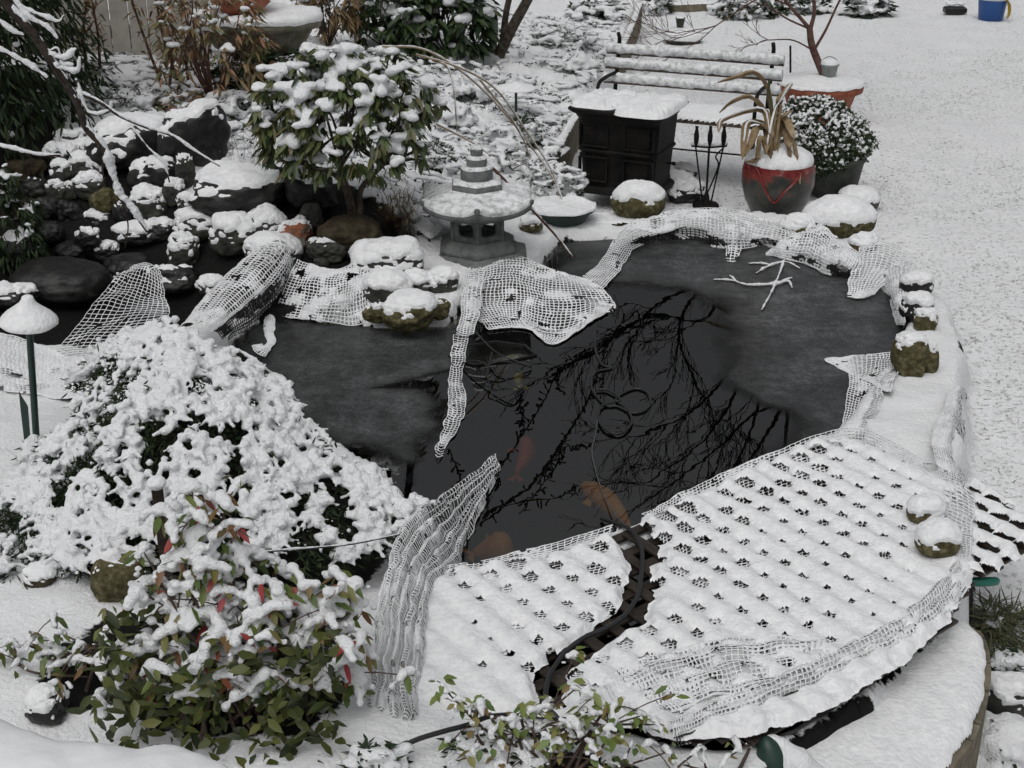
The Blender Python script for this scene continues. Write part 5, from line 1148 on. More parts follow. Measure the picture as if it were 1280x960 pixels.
# spreading juniper: surface laid over its own control points
JC = np.array([[*P(a_, b_, .1 + (z - .1) * .62)[:2], .1 + (z - .1) * .62] for a_, b_, z in [(205, 398, .92), (170, 420, .88), (250, 425, .90), (300, 450, .78), (340, 478, .62), (300, 510, .74), (230, 490, .86), (180, 480, .86), (140, 455, .70), (110, 500, .50), (130, 540, .50), (70, 540, .36), (30, 580, .26), (0, 640, .22), (-60, 640, .2), (60, 640, .30), (130, 610, .46), (190, 560, .66), (250, 560, .70), (320, 560, .62), (390, 560, .48), (440, 585, .40), (490, 600, .32), (520, 628, .26), (480, 650, .28), (430, 640, .36), (370, 620, .46), (290, 620, .50), (200, 640, .44), (110, 670, .32), (40, 690, .22), (-40, 720, .18), (320, 665, .36), (400, 680, .26), (260, 660, .40), (440, 690, .16), (180, 690, .3)]])
_Kj = np.hypot(JC[:, None, 0] - JC[None, :, 0], JC[:, None, 1] - JC[None, :, 1]); _Wj = np.linalg.solve(_Kj - np.eye(len(JC)) * .05, JC[:, 2] - .3)
def jz(x, y):
    r_ = np.zeros_like(x) + .3
    for k in range(len(JC)): r_ = r_ + _Wj[k] * np.hypot(x - JC[k, 0], y - JC[k, 1])
    return r_
JP = [(JC[i][0], JC[i][1]) for i in (0, 2, 3, 4, 20, 21, 22, 23, 24, 33, 32, 36, 30, 31, 14, 13)] + [tuple(P(a_, b_, z_)[:2]) for a_, b_, z_ in ((20, 600, .2), (62, 575, .22), (98, 530, .28), (112, 475, .34), (145, 425, .42), (180, 400, .5))]
jb = ground(270, 640); jr = np.random.default_rng(11)
ju = thing("juniper", jb, "big spreading juniper buried under lumpy snow at the left bank", "shrub")
jc = np.array([P(225, 520, .2)[0], P(225, 520, .2)[1]])
pts = jr.uniform([min(p[0] for p in JP), min(p[1] for p in JP)], [max(p[0] for p in JP), max(p[1] for p in JP)], (20000, 2))
pts = pts[sdpoly(pts[:, 0], pts[:, 1], JP) > -.02]
hole = [P(a_, b_, z)[:2] for a_, b_, z in [(118, 470, .36), (150, 448, .42), (182, 490, .42), (176, 545, .34), (140, 566, .30), (108, 540, .28)]]; hole = [tuple(h) for h in hole]
# drooping sprays: each is a chain of lumps running outward and down
S = []; fol_p = []; fol_d = []; cnt = 0
for k in range(len(pts)):
    if cnt >= 1000: break
    x_, y_ = pts[k]; d = np.array([x_, y_]) - jc; d /= np.linalg.norm(d) + 1e-6
    a_ = atan2(d[1], d[0]) + jr.normal() * .55; d = np.array([cos(a_), sin(a_)])
    L_ = jr.uniform(.04, .11); z0 = float(jz(np.array([x_]), np.array([y_]))[0]) + jr.uniform(-.06, .02)
    if z0 < gh(x_, y_) + .03: z0 = gh(x_, y_) + .03
    gapn = float(vn(np.array([[x_, y_, 0]]), .16, 88)[0]) + .6 * float(vn(np.array([[x_, y_, 0]]), .07, 87)[0]); inh = sdpoly(np.array([x_]), np.array([y_]), hole)[0] > 0
    z1 = min(z0 + .01, float(jz(np.array([x_ + d[0] * L_]), np.array([y_ + d[1] * L_]))[0]) - .01)
    z1 = max(z1, z0 - L_ * .8)
    q0 = A(x_, y_, z0); q1 = A(x_ + d[0] * L_, y_ + d[1] * L_, z1)
    for f in np.linspace(-.1, 1.1, 5):
        fol_p.append(q0 + (q1 - q0) * f - A(0, 0, .012)); fol_d.append((q1 - q0) / L_ * .8 + jr.normal(size=3) * .55)
        fol_p.append(q0 + (q1 - q0) * f - A(0, 0, .03)); fol_d.append((q1 - q0) / L_ * .8 + jr.normal(size=3) * .6)
    cnt += 1
    if gapn < -.27 or (inh and jr.random() < .85): continue
    s0 = jr.uniform(.011, .020)
    for f in np.linspace(0, 1, 5):
        c = q0 + (q1 - q0) * f + jr.normal(size=3) * A(.006, .006, .003); s_ = s0 * (1 - .45 * f) * jr.uniform(.8, 1.2); S.append((c[0], c[1], c[2] + s_ * .5, s_, s_, s_ * .8))
    for _ in range(2):
        f = jr.random(); c = q0 + (q1 - q0) * f + jr.normal(size=3) * A(.016, .016, .004); s_ = jr.uniform(.010, .019); S.append((c[0], c[1], c[2] + s_ * .9, s_, s_, s_ * .85))
    for sd_ in (-1, 1):
        if jr.random() < .6:
            f = jr.uniform(.2, .8); c = q0 + (q1 - q0) * f; n_ = A(-d[1], d[0], 0) * sd_ + A(d[0], d[1], 0) * .8; n_ /= np.linalg.norm(n_)
            for g_ in (.02, .038, .052): s_ = s0 * .62 * (1.1 - g_ * 8); S.append((*(c + n_ * g_ + A(0, 0, s0 * .3 - g_ * .25)), s_, s_, s_ * .8))
snow_blobs("snow_load", S, ju, .0065, .007, smooth=1, tex=_fine)
inn = pts[jr.choice(len(pts), 2600)]; zi = jz(inn[:, 0], inn[:, 1]); zi = zi - .04 - jr.random(len(inn)) ** 1.3 * np.clip(zi - .1, .02, .6) * .9
ip3 = np.c_[inn, zi]; idr = rdir(len(ip3), jr); idr[:, :2] += (ip3[:, :2] - jc) * .8
fp = np.vstack([np.array(fol_p), ip3, ip3 + jr.normal(size=ip3.shape) * .02, ip3 + jr.normal(size=ip3.shape) * .03]); fd = np.vstack([np.array(fol_d), idr, rdir(len(ip3), jr), rdir(len(ip3), jr)])
mb = MB(); leaves(mb, fp, fd, rdir(len(fp), jr), jr.uniform(.02, .04, len(fp)), jr.uniform(.005, .009, len(fp)), bend=.0); mb.build("foliage", GR_JUN, ju)
mb = MB()
for k in range(16):
    e = pts[jr.integers(len(pts))]; ez_ = float(jz(np.array([e[0]]), np.array([e[1]]))[0]) - .06; tube(mb, cr([A(jc[0], jc[1], .08), A(*(jc * .6 + e * .4), .08 + (ez_ - .08) * .6), A(e[0], e[1], ez_)], 10), np.linspace(.022, .006, 10), 6)
mb.build("branch", BARK, ju)
# juniper twigs poking over the pond
mb = MB(); ms = MB()
for pth in ([(300, 440, .50), (322, 455, .47), (340, 468, .43), (356, 474, .40)], [(330, 500, .42), (338, 490, .43), (344, 478, .45)]):
    shoot(mb, ms, [P(*p_) for p_ in pth], .006, .003, 10, .012)
mb.build("twig", TWIG, ju); ms.build("twig_snow", SNOWF, ju)

LOWG = mat("leaf_olive", rough=.45, spec=.4, island=[(.018, .028, .007), (.04, .052, .011), (.07, .085, .018), (.11, .115, .03)])
# red-leaved shrub in front
def leafy_stems(name, label, cat, base, tips, leafm, L, Wd, per, snow_r, seed, stem_r=.006, voxel=.009, second=None, frac2=.0, bark=TWIG, low=0, lowbox=None, droop=.9, snowp=.9, side=3):
    r = np.random.default_rng(seed); root = thing(name, base, label, cat); mbw = MB(); S = []; Pp = []; D = []; k2 = []
    for t_ in tips:
        t_ = np.asarray(t_, float); b_ = np.asarray(base) + A(r.normal() * .06, r.normal() * .05, 0); m = b_ * .45 + t_ * .55 + r.normal(size=3) * A(.04, .04, .02); m[2] = b_[2] * .4 + t_[2] * .6
        c = cr([b_, m, t_], 14); tube(mbw, c, np.linspace(stem_r, stem_r * .35, 14), 5)
        ends = [t_]
        for s_ in range(side):
            f = r.integers(7, 13); e = c[f] + r.normal(size=3) * A(.06, .06, .03) + A(0, 0, .015); tube(mbw, cr([c[f], (c[f] + e) / 2 + A(0, 0, .01), e], 6), stem_r * .35, 4); ends.append(e)
        for e in ends:
            for q_ in range(per): az = r.random() * 2 * pi; Pp.append(e + r.normal(size=3) * .012); D.append([cos(az), sin(az), -droop * r.uniform(.3, 1.5)]); k2.append(r.random() < frac2)
            if r.random() < snowp:
                az = r.random() * pi; dd_ = A(cos(az), sin(az), 0); n_ = r.integers(4, 9); 
                for f in np.linspace(-1, 1, n_):
                    s_ = snow_r * r.uniform(.7, 1.2) * (1 - .35 * abs(f)); p_ = e + dd_ * f * L * .75 + A(0, 0, s_ * .5 - abs(f) ** 2 * L * .35) + r.normal(size=3) * .004; S.append((*p_, s_, s_, s_ * .8))
        for f in range(5, 14, 1):
            if r.random() < .5: s_ = snow_r * .6; S.append((c[f][0], c[f][1], c[f][2] + s_ * .7, s_ * 1.2, s_, s_ * .8))
    mbw.build("stem", bark, root)
    Pp, D, k2 = np.array(Pp), np.array(D), np.array(k2); N = np.stack([r.normal(size=len(Pp)) * .4, r.normal(size=len(Pp)) * .4, np.ones(len(Pp))], -1)
    mb = MB(); leaves(mb, Pp[~k2], D[~k2], N[~k2], L * r.uniform(.6, 1.15, (~k2).sum()), Wd * r.uniform(.7, 1.1, (~k2).sum()), bend=.25 * L); mb.build("foliage", leafm, root)
    if second is not None and k2.any(): mb = MB(); leaves(mb, Pp[k2], D[k2], N[k2], L * r.uniform(.8, 1.2, k2.sum()), Wd * r.uniform(.8, 1.2, k2.sum()), bend=.25 * L); mb.build("red_leaves", second, root)
    if low:
        lp_ = r.uniform(lowbox[0], lowbox[1], (low, 3)); mb = MB(); dz = rdir(low, r); dz[:, 2] = dz[:, 2] * .6 + .1; leaves(mb, lp_, dz, rdir(low, r) + A(0, -.4, 1), L * r.uniform(.6, 1.2, low), Wd * r.uniform(.8, 1.3, low), bend=.3 * L); mb.build("lower_foliage", LOWG, root)
    snow_blobs("snow_load", S, root, voxel, voxel * .6)
    return root
nb = ground(300, 900); nb = A(nb[0], nb[1] + .02, nb[2]); Yn = nb[1]
ntips = [PY(a_, b_, Yn + y_) for a_, b_, y_ in [(240, 612, .12), (275, 625, .1), (200, 640, .1), (290, 660, .12), (215, 660, .05), (180, 690, .08), (250, 690, .05), (170, 735, .02), (225, 740, 0), (300, 700, .08), (280, 740, .0), (345, 735, .04), (330, 770, 0), (385, 745, .08), (420, 720, .1), (440, 735, .08), (380, 800, .0), (430, 790, .05), (450, 760, .1), (300, 800, -.04), (260, 810, -.05), (210, 790, -.02), (340, 840, -.05), (290, 850, -.06), (240, 830, -.05), (400, 840, 0), (180, 800, 0), (190, 850, -.03), (150, 830, 0), (440, 840, .02), (370, 715, .1), (320, 750, .0), (270, 775, -.02), (410, 770, .02)]]
s3 = fwd(nb) / FPX
lo = [PY(130, 940, Yn - .03), PY(430, 800, Yn + .16)]; lb = (A(PY(140, 900, Yn)[0], Yn - .20, nb[2] - .03), A(PY(430, 900, Yn)[0], Yn + .12, nb[2] + .30))
leafy_stems("heavenly_bamboo", "foreground shrub with red and green leaves under chains of snow at lower left", "shrub", nb, ntips, GR_NAND, .058, .021, 5, .020, 5, low=800, lowbox=lb, second=RD_NAND, frac2=.15, voxel=.006, snowp=1.0, side=4)
# low side plant at far lower left
nb2 = ground(120, 850); leafy_stems("seedling_shrub", "tiny snowed shrub with a few drooping green leaves left of the red leaved one", "shrub", nb2, [PY(a_, b_, nb2[1]) for a_, b_ in [(40, 800), (75, 790), (100, 810), (60, 830), (130, 800), (20, 830)]], GR_NAND, .05, .018, 5, .014, 6, voxel=.0075)
# light green shrub at the bottom
cb = ground(690, 985); Yc = cb[1] + .05
leafy_stems("camellia", "low shrub with light green leaves and snowy twigs at the bottom centre", "shrub", A(cb[0], Yc, cb[2]), [PY(a_, b_, Yc + y_) for a_, b_, y_ in [(556, 862, .1), (600, 880, .05), (590, 905, 0), (640, 905, .02), (680, 880, .1), (720, 860, .12), (735, 890, .05), (770, 880, .1), (800, 895, .1), (825, 905, .1), (790, 930, .02), (740, 930, 0), (690, 925, -.02), (835, 940, .05), (620, 940, 0), (660, 945, 0), (715, 905, .04), (575, 875, .08), (765, 905, .05), (650, 890, .06)]],
     GR_ROSE, .043, .020, 5, .0125, 7, voxel=.006, side=2, droop=.5)
cb = ground(900, 985); leafy_stems("sprouting_shrub", "sparse twiggy sprout with one or two yellowish leaves beside the spotlight", "shrub", cb, [PY(a_, b_, cb[1]) for a_, b_ in [(876, 935), (880, 950), (905, 950), (850, 955)]], GR_ROSE, .035, .018, 2, .013, 8, voxel=.008, side=1)

# low snowy clumps
def clump(px, py, w, h, label, leafm=GR_DARK, seed=0, n=60, L=.05, Wd=.012, ss=.028, snow=.95, name="low_shrub", per=6, group="low snowy plants in the bed", cat="plant", voxel=.014, Y=None):
    g = ground(px, py + h * .4); s = fwd(g) / FPX; R_ = w * s / 2; H = max(h * s * .55, .05)
    return bush(name, label, cat, g, g + ez * H * .35, (R_, R_ * .75, H), leafm, n_tip=n, per=per, L=L, Wd=Wd, droop=.1, snow=snow, ssize=ss, stems=6, stem_r=.004, voxel=voxel, seed=seed, group=group, snowmin=-.4)
clump(690, 222, 92, 48, "rounded low evergreen dotted with snow lumps left of the stove", seed=21, n=150, ss=.022, L=.04, voxel=.011)
clump(1245, 775, 60, 60, "tuft of green grass by the timber wall's upper corner", GRASS, seed=22, n=90, L=.11, Wd=.006, ss=.012, snow=.45, name="grass_tuft", cat="grass tuft", group=None, voxel=.009)
clump(1245, 925, 90, 70, "snow heaped plants below the boulder at the lower right corner", seed=23, n=90, ss=.035, L=.05, voxel=.012)
clump(1262, 820, 50, 34, "snowy tuft between the grass and the lower right boulder", seed=24, n=40, ss=.02)
clump(655, 160, 52, 40, "dark leaved plant around the far path lamp", GR_DARK, seed=25, n=50, L=.07, Wd=.015, ss=.028, snow=.7)
clump(625, 172, 60, 34, "small plant with scattered snow left of the far path lamp", GR_DARK, seed=26, n=50, ss=.03)
clump(700, 46, 90, 28, "low dark shrub in the bed beyond the far path lamp", GR_DARK, seed=27, n=70, ss=.035, L=.07)
clump(722, 78, 50, 24, "small dark shrub just left of the bench's end", GR_DARK, seed=28, n=40, ss=.04, L=.07)
clump(740, 18, 60, 22, "snowy shrub at the top of the bed left of the upper plank", GR_DARK, seed=29, n=40, ss=.04)
clump(590, 110, 60, 36, "dark leaved shrub under the leaning bare trunks", GR_DARK, seed=30, n=60, ss=.035, L=.06)
clump(560, 140, 60, 40, "snowy low shrub right of the rhododendron's top", GR_DARK, seed=31, n=60, ss=.035, L=.06)
clump(590, 215, 80, 44, "low snowed plant behind the lantern's finial", GR_DARK, seed=32, n=60, ss=.03)
clump(640, 200, 60, 30, "thin snowed plant to the right of the finial", GR_DARK, seed=33, n=36, ss=.026)
clump(545, 195, 50, 46, "dark evergreen tuft between rhododendron and lantern", GR_DARK, seed=34, n=50, ss=.022, snow=.6, L=.06)
clump(160, 120, 100, 40, "snowy ground plant at the foot of the fence, left", GR_DARK, seed=35, n=80, ss=.03, snow=.7)
clump(235, 125, 80, 36, "ground plant with bronze leaves under the fence's right end", BRONZE, seed=36, n=50, ss=.03, snow=.5, L=.09, Wd=.02)
clump(120, 95, 60, 34, "dark plant against the fence's left boards", GR_DARK, seed=37, n=60, ss=.026, snow=.6)
clump(300, 130, 110, 40, "wide low plant spotted with snow above the black boulder", GR_DARK, seed=38, n=90, ss=.034, snow=.8)
clump(60, 560, 60, 44, "low plant at the foot of the mushroom lamp", GR_DARK, seed=39, n=60, ss=.024, L=.05, voxel=.01)
clump(90, 700, 60, 24, "snowed fringe plant beneath the juniper's left end", GR_DARK, seed=40, n=40, ss=.024, voxel=.011)
clump(470, 950, 70, 36, "snowed low plant at the bottom edge left of the cable", GR_DARK, seed=41, n=50, ss=.022, L=.045, voxel=.009)
clump(620, 940, 120, 36, "dark snowed ground plant under the light green shrub", GR_DARK, seed=42, n=90, ss=.022, L=.045, voxel=.009)
for i, (x_, y_, w_, l_) in enumerate([(745, 8, 60, "first snowy shrub of the far border, next to the upper plank"), (815, 4, 44, "rounded green shrub with snow beside the far border's boards"), (930, 6, 80, "border shrub left of the maple crown"), (1000, 2, 70, "border shrub behind the maple crown"), (1085, 6, 60, "border shrub at the right end of the far bed")]):
    clump(x_, y_, w_, 34, l_, GR_AUC if i == 1 else GR_DARK, seed=50 + i, n=70, ss=.05, L=.12, Wd=.035, snow=.55, voxel=.02, group="shrubs along the far border", name="border_shrub", cat="shrub")
edging([(735, -2), (815, 6), (905, 4)], "far board edging the border at the top of the lawn", -.02, .12)

# big shrubs in the back
g = ground(560, 70); bush("aucuba", "broad leaved evergreen with snow on its leaf whorls behind the rhododendron", "shrub", g, PY(548, 28, g[1]), (.44, .36, .38), GR_AUC, n_tip=120, per=8, L=.15, Wd=.05, droop=.9, snow=.8, ssize=.06, stems=20, seed=61, voxel=.018, bend=.4)
g = ground(268, 135); bush("bamboo_shrub", "airy shrub with bronze and green leaves in front of the fence and basin", "shrub", g, PY(262, 55, g[1]), (.36, .3, .42), BRONZE, n_tip=120, per=7, L=.10, Wd=.018, droop=.9, snow=.6, ssize=.028, stems=26, stem_r=.008, seed=62, voxel=.012, bark=BARKR)
g = ground(345, 130); bush("ivy_mound", "dark ivy mound growing below the stone basin", "shrub", g, PY(345, 100, g[1] + .1), (.48, .3, .20), GR_DARK, n_tip=260, per=8, L=.06, Wd=.03, droop=.4, snow=.22, ssize=.028, stems=10, seed=63, voxel=.014)
g = ground(410, 60); bush("dry_hydrangea", "straw coloured dead shrub at the top beside the basin", "shrub", g, PY(412, 15, g[1]), (.25, .2, .30), GRASSB, n_tip=70, per=8, L=.12, Wd=.02, droop=1.2, snow=.4, ssize=.03, stems=24, seed=64, voxel=.014)
g = ground(480, 60); bush("laurel", "dark green shrub at the top between the dead shrub and the broad leaved one", "shrub", g, PY(485, 20, g[1]), (.36, .3, .35), GR_AUC, n_tip=90, per=8, L=.11, Wd=.04, droop=.8, snow=.6, ssize=.045, stems=14, seed=65, voxel=.016)
# conifer at the left edge
g = P(-62, 172, .45); cf = thing("cypress", g, "dark hanging conifer filling the upper left edge", "tree"); cr2 = np.random.default_rng(5)
mb = MB(); tube(mb, cr([g, g + A(.0, 0, 1.5), g + A(.05, 0, 3.6)], 12), np.linspace(.11, .04, 12), 10); mb.build("trunk", BARK, cf)
n = 2200; hgt = cr2.random(n) * 3.2; az = cr2.random(n) * 2 * pi; rr = (.92 - hgt * .10) * cr2.random(n) ** .4
tips = np.stack([g[0] + rr * np.cos(az), g[1] + rr * np.sin(az), g[2] - .05 + hgt], -1)
Pp = np.repeat(tips, 14, 0) + cr2.normal(size=(n * 14, 3)) * A(.05, .05, .07); D = np.stack([np.cos(np.repeat(az, 14)) * .5, np.sin(np.repeat(az, 14)) * .5, -np.ones(n * 14)], -1) + cr2.normal(size=(n * 14, 3)) * .35
mb = MB(); leaves(mb, Pp, D, rdir(n * 14, cr2), cr2.uniform(.05, .10, n * 14), cr2.uniform(.012, .02, n * 14), bend=0); mb.build("crown", GR_DARK, cf)
S = []
for i in range(n):
    if cr2.random() < .16: s_ = cr2.uniform(.015, .035); S.append((tips[i][0], tips[i][1], tips[i][2] + .03, s_, s_, s_ * .7))
snow_blobs("snow_load", S, cf, .014)
g = ground(12, 330); bush("trailing_evergreen", "drooping green fronds flecked with snow at the left edge above the lamp", "plant", g, PY(8, 290, g[1]), (.20, .15, .34), GR_DARK, n_tip=220, per=8, L=.06, Wd=.012, droop=1.6, snow=.5, ssize=.018, stems=10, seed=66, voxel=.01)
mb = None
g = P(1000, 0, 0)
# ornamental grass and dry stalks
def tuft(px, py, label, m, n=90, L=.3, spread=.35, seed=0, name="ornamental_grass", w=.005, snow=0, arch=.5, cat="grass clump"):
    g = ground(px, py); r = np.random.default_rng(seed); root = thing(name, g, label, cat); mb = MB(); S = []
    for _ in range(n):
        a_ = r.random() * 2 * pi; l_ = L * r.uniform(.5, 1.1); d = A(cos(a_), sin(a_), 0) * spread * r.random(); b_ = g + A(r.normal() * .03, r.normal() * .03, -.01)
        c = cr([b_, b_ + d * l_ * .5 + ez * l_ * .6, b_ + d * l_ * 1.3 + ez * l_ * (1 - arch * r.random())], 8); t, s, u = frames(c); ww = np.linspace(w, w * .2, 8)[:, None]
        mb.add(np.stack([c - s * ww, c + s * ww], 1), grid_faces(8, 2)); 
        if r.random() < snow: s_ = .012; S.append((*c[-2], s_ * 1.5, s_ * 1.5, s_))
    mb.build("blades", m, root); snow_blobs("snow_load", S, root, .009)
    return root
tuft(508, 300, "brown dead grass clump between the rhododendron and the lantern", GRASSB, 170, .34, .3, 3)
tuft(488, 290, "second brown grass clump against the rhododendron's foot", GRASSB, 90, .24, .4, 4)
tuft(325, 215, "upright reddish dead stalks behind the long black boulder", mat("dead_red", (.12, .045, .03), .8, .2), 26, .30, .35, 5, w=.004)
tuft(303, 205, "thin dark dead stems left of the reddish stalks", TWIG, 18, .30, .4, 6, w=.003)
tuft(1165, 640 - 300, "few grass blades between the bank stones", GRASS, 12, .06, .5, 7, w=.003) if False else None
# arching dry stems that fall over the bed to the bowl
mb = MB(); ms = MB(); r0 = ground(500, 200); ar = thing("arching_stems", PY(530, 100, 7.4), "long pale dead stems arching from the rhododendron down to the bowl", "dead stems")
Ya = 6.9
for pth in ([(478, 58, 7.3), (530, 62, 7.4), (580, 92, 7.5), (625, 135, 7.65), (665, 185, 7.8), (692, 225, 7.9), (706, 262, 7.95)],
            [(520, 68, 7.35), (575, 85, 7.45), (620, 112, 7.6), (655, 160, 7.75), (690, 215, 7.9), (708, 266, 7.93)],
            [(540, 75, 7.4), (560, 85, 7.4), (568, 120, 7.4), (571, 165, 7.45)], [(600, 100, 7.5), (640, 150, 7.6), (660, 190, 7.7), (658, 212, 7.7)]):
    shoot(mb, ms, [PY(*p_) for p_ in pth], .006, .003, 40, .006)
mb.build("stems", STRAW, ar); ms.build("snow_cover", SNOWF, ar)
mb = MB(); c0_ = PY(706, 262, 7.95); q_ = np.random.default_rng(4)
for _ in range(26): e = c0_ + A(q_.normal() * .02, q_.normal() * .02, -.13 + q_.normal() * .02); tube(mb, cr([c0_ + A(0, 0, .03), (c0_ + e) / 2 + A(q_.normal() * .015, 0, 0), e], 5), .002, 4)
mb.build("seed_heads", STRAW, ar)
def stick(label, pth, r0_, r1_, snow, m=STRAW, name="fallen_stick", cat="stick"):
    mb = MB(); ms = MB(); c = [np.asarray(p_) for p_ in pth]; shoot(mb, ms, c, r0_, r1_, 30, snow); root = thing(name, c[0], label, cat); mb.build("wood", m, root)
    if snow: ms.build("snow_cover", SNOWF, root)
stick("pale fallen cane slanting from the lantern's finial to the pond edge", [P(610, 205, .55), P(645, 238, .42), P(665, 262, .32), P(695, 295, .16), P(716, 322, .04)], .009, .006, .007, BARKR, "fallen_cane", "cane")
stick("thin snowy cane leaning from the bed onto the bowl's slab", [P(545, 195 - 40, .6), P(590, 178, .45), P(610, 192, .40)], .006, .004, .006)
# thick-twigged cross of frosted branches on the ice
fb_ = thing("frosted_branch", P(945, 355, .01), "forked snow crusted twig lying on the ice", "branch"); mb = MB(); ms = MB()
for pth in ([(892, 350, .012), (915, 351, .014), (935, 357, .014), (968, 356, .016), (985, 352, .014), (990, 360, .008)], [(952, 388, .012), (960, 374, .014), (968, 358, .018), (976, 338, .018), (980, 326, .014)],
            [(945, 342, .012), (960, 334, .014), (982, 328, .016), (1000, 336, .012)], [(912, 345, .014), (922, 354, .012)], [(936, 330, .01), (950, 330, .012), (964, 332, .014)], [(978, 352, .012), (990, 348, .012)]):
    shoot(mb, ms, [P(*p_) for p_ in pth], .004, .003, 30, .008, 8)
mb.build("twig", TWIG, fb_); ms.build("frost", NETS, fb_)

cd_ = thing("snowy_rope", P(410, 680, .2), "thin cord furred with snow stretched from the red leaved shrub to the pleated net", "cord"); mb = MB(); ms = MB()
shoot(mb, ms, [P(325, 690, .26), P(380, 686, .24), (P(440, 680, .23)), P(500, 668, .24)], .003, .003, 40, .0045, 7); mb.build("strand", HOSE, cd_); ms.build("snow_cover", SNOWF, cd_)
# ------------------------------------------------------------------ trees
def tree(root, start, dirv, L, r, depth, rg, mbw, up=.1, spread=.5, shrink=.72, tw=3, seg=5, curl=.18, snow=None, sn=.0, minr=.0016):
    p = np.asarray(start, float); d = np.asarray(dirv, float) / np.linalg.norm(dirv); pts = [p]
    for _ in range(seg): d = d + rg.normal(size=3) * curl + A(0, 0, up) * .3; d /= np.linalg.norm(d); p = p + d * L / seg; pts.append(p)
    c = cr(pts, seg * 2 + 1); tube(mbw, c, np.linspace(r, max(r * .62, minr), len(c)), 7 if r > .01 else 4, cap=False)
    if snow is not None and sn > 0: s_ = min(sn, r * 1.3 + .003); tube(snow, c + A(0, 0, r * .6 + s_ * .35), s_ * (.7 + .3 * vn(c, .05, 3)), 5)
    if depth == 0: return
    for k in range(tw):
        f = pts[int(rg.integers(max(1, seg - 3), seg + 1))] if k else pts[-1]; a_ = rdir(1, rg)[0]; nd = d + a_ * spread + A(0, 0, up)
        tree(root, f, nd, L * shrink * rg.uniform(.8, 1.15), max(r * .60, minr), depth - 1, rg, mbw, up, spread, shrink, tw, seg, curl, snow, sn, minr)
# potted japanese maple: crown rises out of the frame and is mirrored in the pond
rg = np.random.default_rng(14); mtop = A(tc_[0] + .05, tc_[1], tc_[2] + .33)
mp_ = thing("japanese_maple", mtop, "bare japanese maple with fine reddish twigs growing in the wide terracotta pot", "tree")
Ym = tc_[1]
mb = MB(); tube(mb, cr([mtop - ez * .05, PY(1016, 60, Ym), PY(1012, 35, Ym)], 10), np.linspace(.032, .024, 10), 9); mb.build("trunk", BARKR, mp_)
mb = MB(); ms = MB()
for pth, r_, dp in (([PY(1012, 36, Ym), PY(1000, 22, Ym), PY(985, 5, Ym), PY(960, -30, Ym)], .016, 4), ([PY(1013, 36, Ym), PY(1018, 10, Ym), PY(1010, -25, Ym)], .018, 4), ([PY(1018, 62, Ym), PY(1032, 38, Ym), PY(1045, 10, Ym), PY(1060, -20, Ym)], .012, 4),
                   ([PY(1015, 62, Ym), PY(990, 50, Ym - .1), PY(960, 50, Ym - .15)], .007, 2), ([PY(985, 6, Ym), PY(955, -4, Ym - .1), PY(925, 12, Ym - .2), PY(895, 32, Ym - .3)], .008, 3), ([PY(1012, 36, Ym), PY(985, 24, Ym), PY(960, 8, Ym)], .009, 3)):
    c = cr(pth, 10); tube(mb, c, np.linspace(r_, r_ * .6, 10), 7); d = c[-1] - c[-3]
    for _ in range(3): tree(mp_, c[-1], d / np.linalg.norm(d) + rdir(1, rg)[0] * .5, .30 if dp > 2 else .14, r_ * .5, dp, rg, mb, .12, .55, .74, 3, 4, .16, None, 0)
mb.build("branches", BARKR, mp_)
# leaning multi-trunk tree at the top
g1_ = ground(622, 72); t1 = thing("bare_tree", g1_, "bare tree with slender dark trunks leaning right at the top of the bed", "tree"); Yt = g1_[1]
mb = MB()
tr_ = [([g1_, PY(640, 35, Yt), PY(662, -5, Yt), PY(700, -80, Yt)], .05), ([g1_ + A(-.05, 0, 0), PY(618, 30, Yt), PY(612, -10, Yt), PY(590, -90, Yt)], .035), ([g1_ + A(.03, 0, 0), PY(632, 20, Yt), PY(640, -20, Yt), PY(650, -100, Yt)], .03)]
for pth, r_ in tr_: tube(mb, cr(pth, 14), np.linspace(r_, r_ * .7, 14), 10)
mb.build("trunk", BARK, t1)
mb = MB(); rg = np.random.default_rng(21)
# limbs placed high over the pond's far side, where the water mirrors them
for pth, r_, dp in (([tr_[0][0][-1], RF(760, 395, 8.6), RF(830, 380, 8.4), RF(900, 440, 8.3)], .03, 0),):
    pass
N1 = RF(905, 345, 11.2); N2 = RF(940, 420, 11.0); N3 = RF(985, 500, 10.8); lead = [tr_[0][0][-1], N1, N2, N3]; tube(mb, cr(lead, 20), np.linspace(.036, .018, 20), 8)
tgt = [[N2, RF(920, 490, 11), RF(880, 550, 10.9), RF(815, 600, 10.7)], [N2, RF(950, 490, 11), RF(930, 560, 10.9), RF(890, 630, 10.7)], [N1, RF(880, 400, 11.2), RF(810, 395, 11), RF(745, 440, 10.8)], [N1, RF(830, 375, 11.1), RF(800, 400, 10.9), RF(700, 465, 10.8)], [N1, RF(860, 380, 11.2), RF(850, 430, 11), RF(880, 500, 10.9)],
       [N3, RF(960, 540, 10.8), RF(920, 600, 10.7), RF(870, 640, 10.5)], [N3, RF(980, 560, 10.8), RF(975, 610, 10.7), RF(955, 650, 10.6)], [N2, RF(900, 480, 11), RF(855, 520, 10.9), RF(800, 545, 10.7)], [N3, RF(940, 520, 10.8), RF(880, 575, 10.7), RF(810, 625, 10.5)]]
for pth in tgt:
    c = cr(pth, 18); tube(mb, c, np.linspace(.018, .007, 18), 7)
    for k in range(5, 18, 2):
        d = c[k] - c[k - 1]; tree(t1, c[k], d / np.linalg.norm(d) + rdir(1, rg)[0] * .7, .34, .006, 2, rg, mb, .05, .40, .75, 4, 5, .13, None, 0, .0026)
mb.build("branches", BARKK, t1)
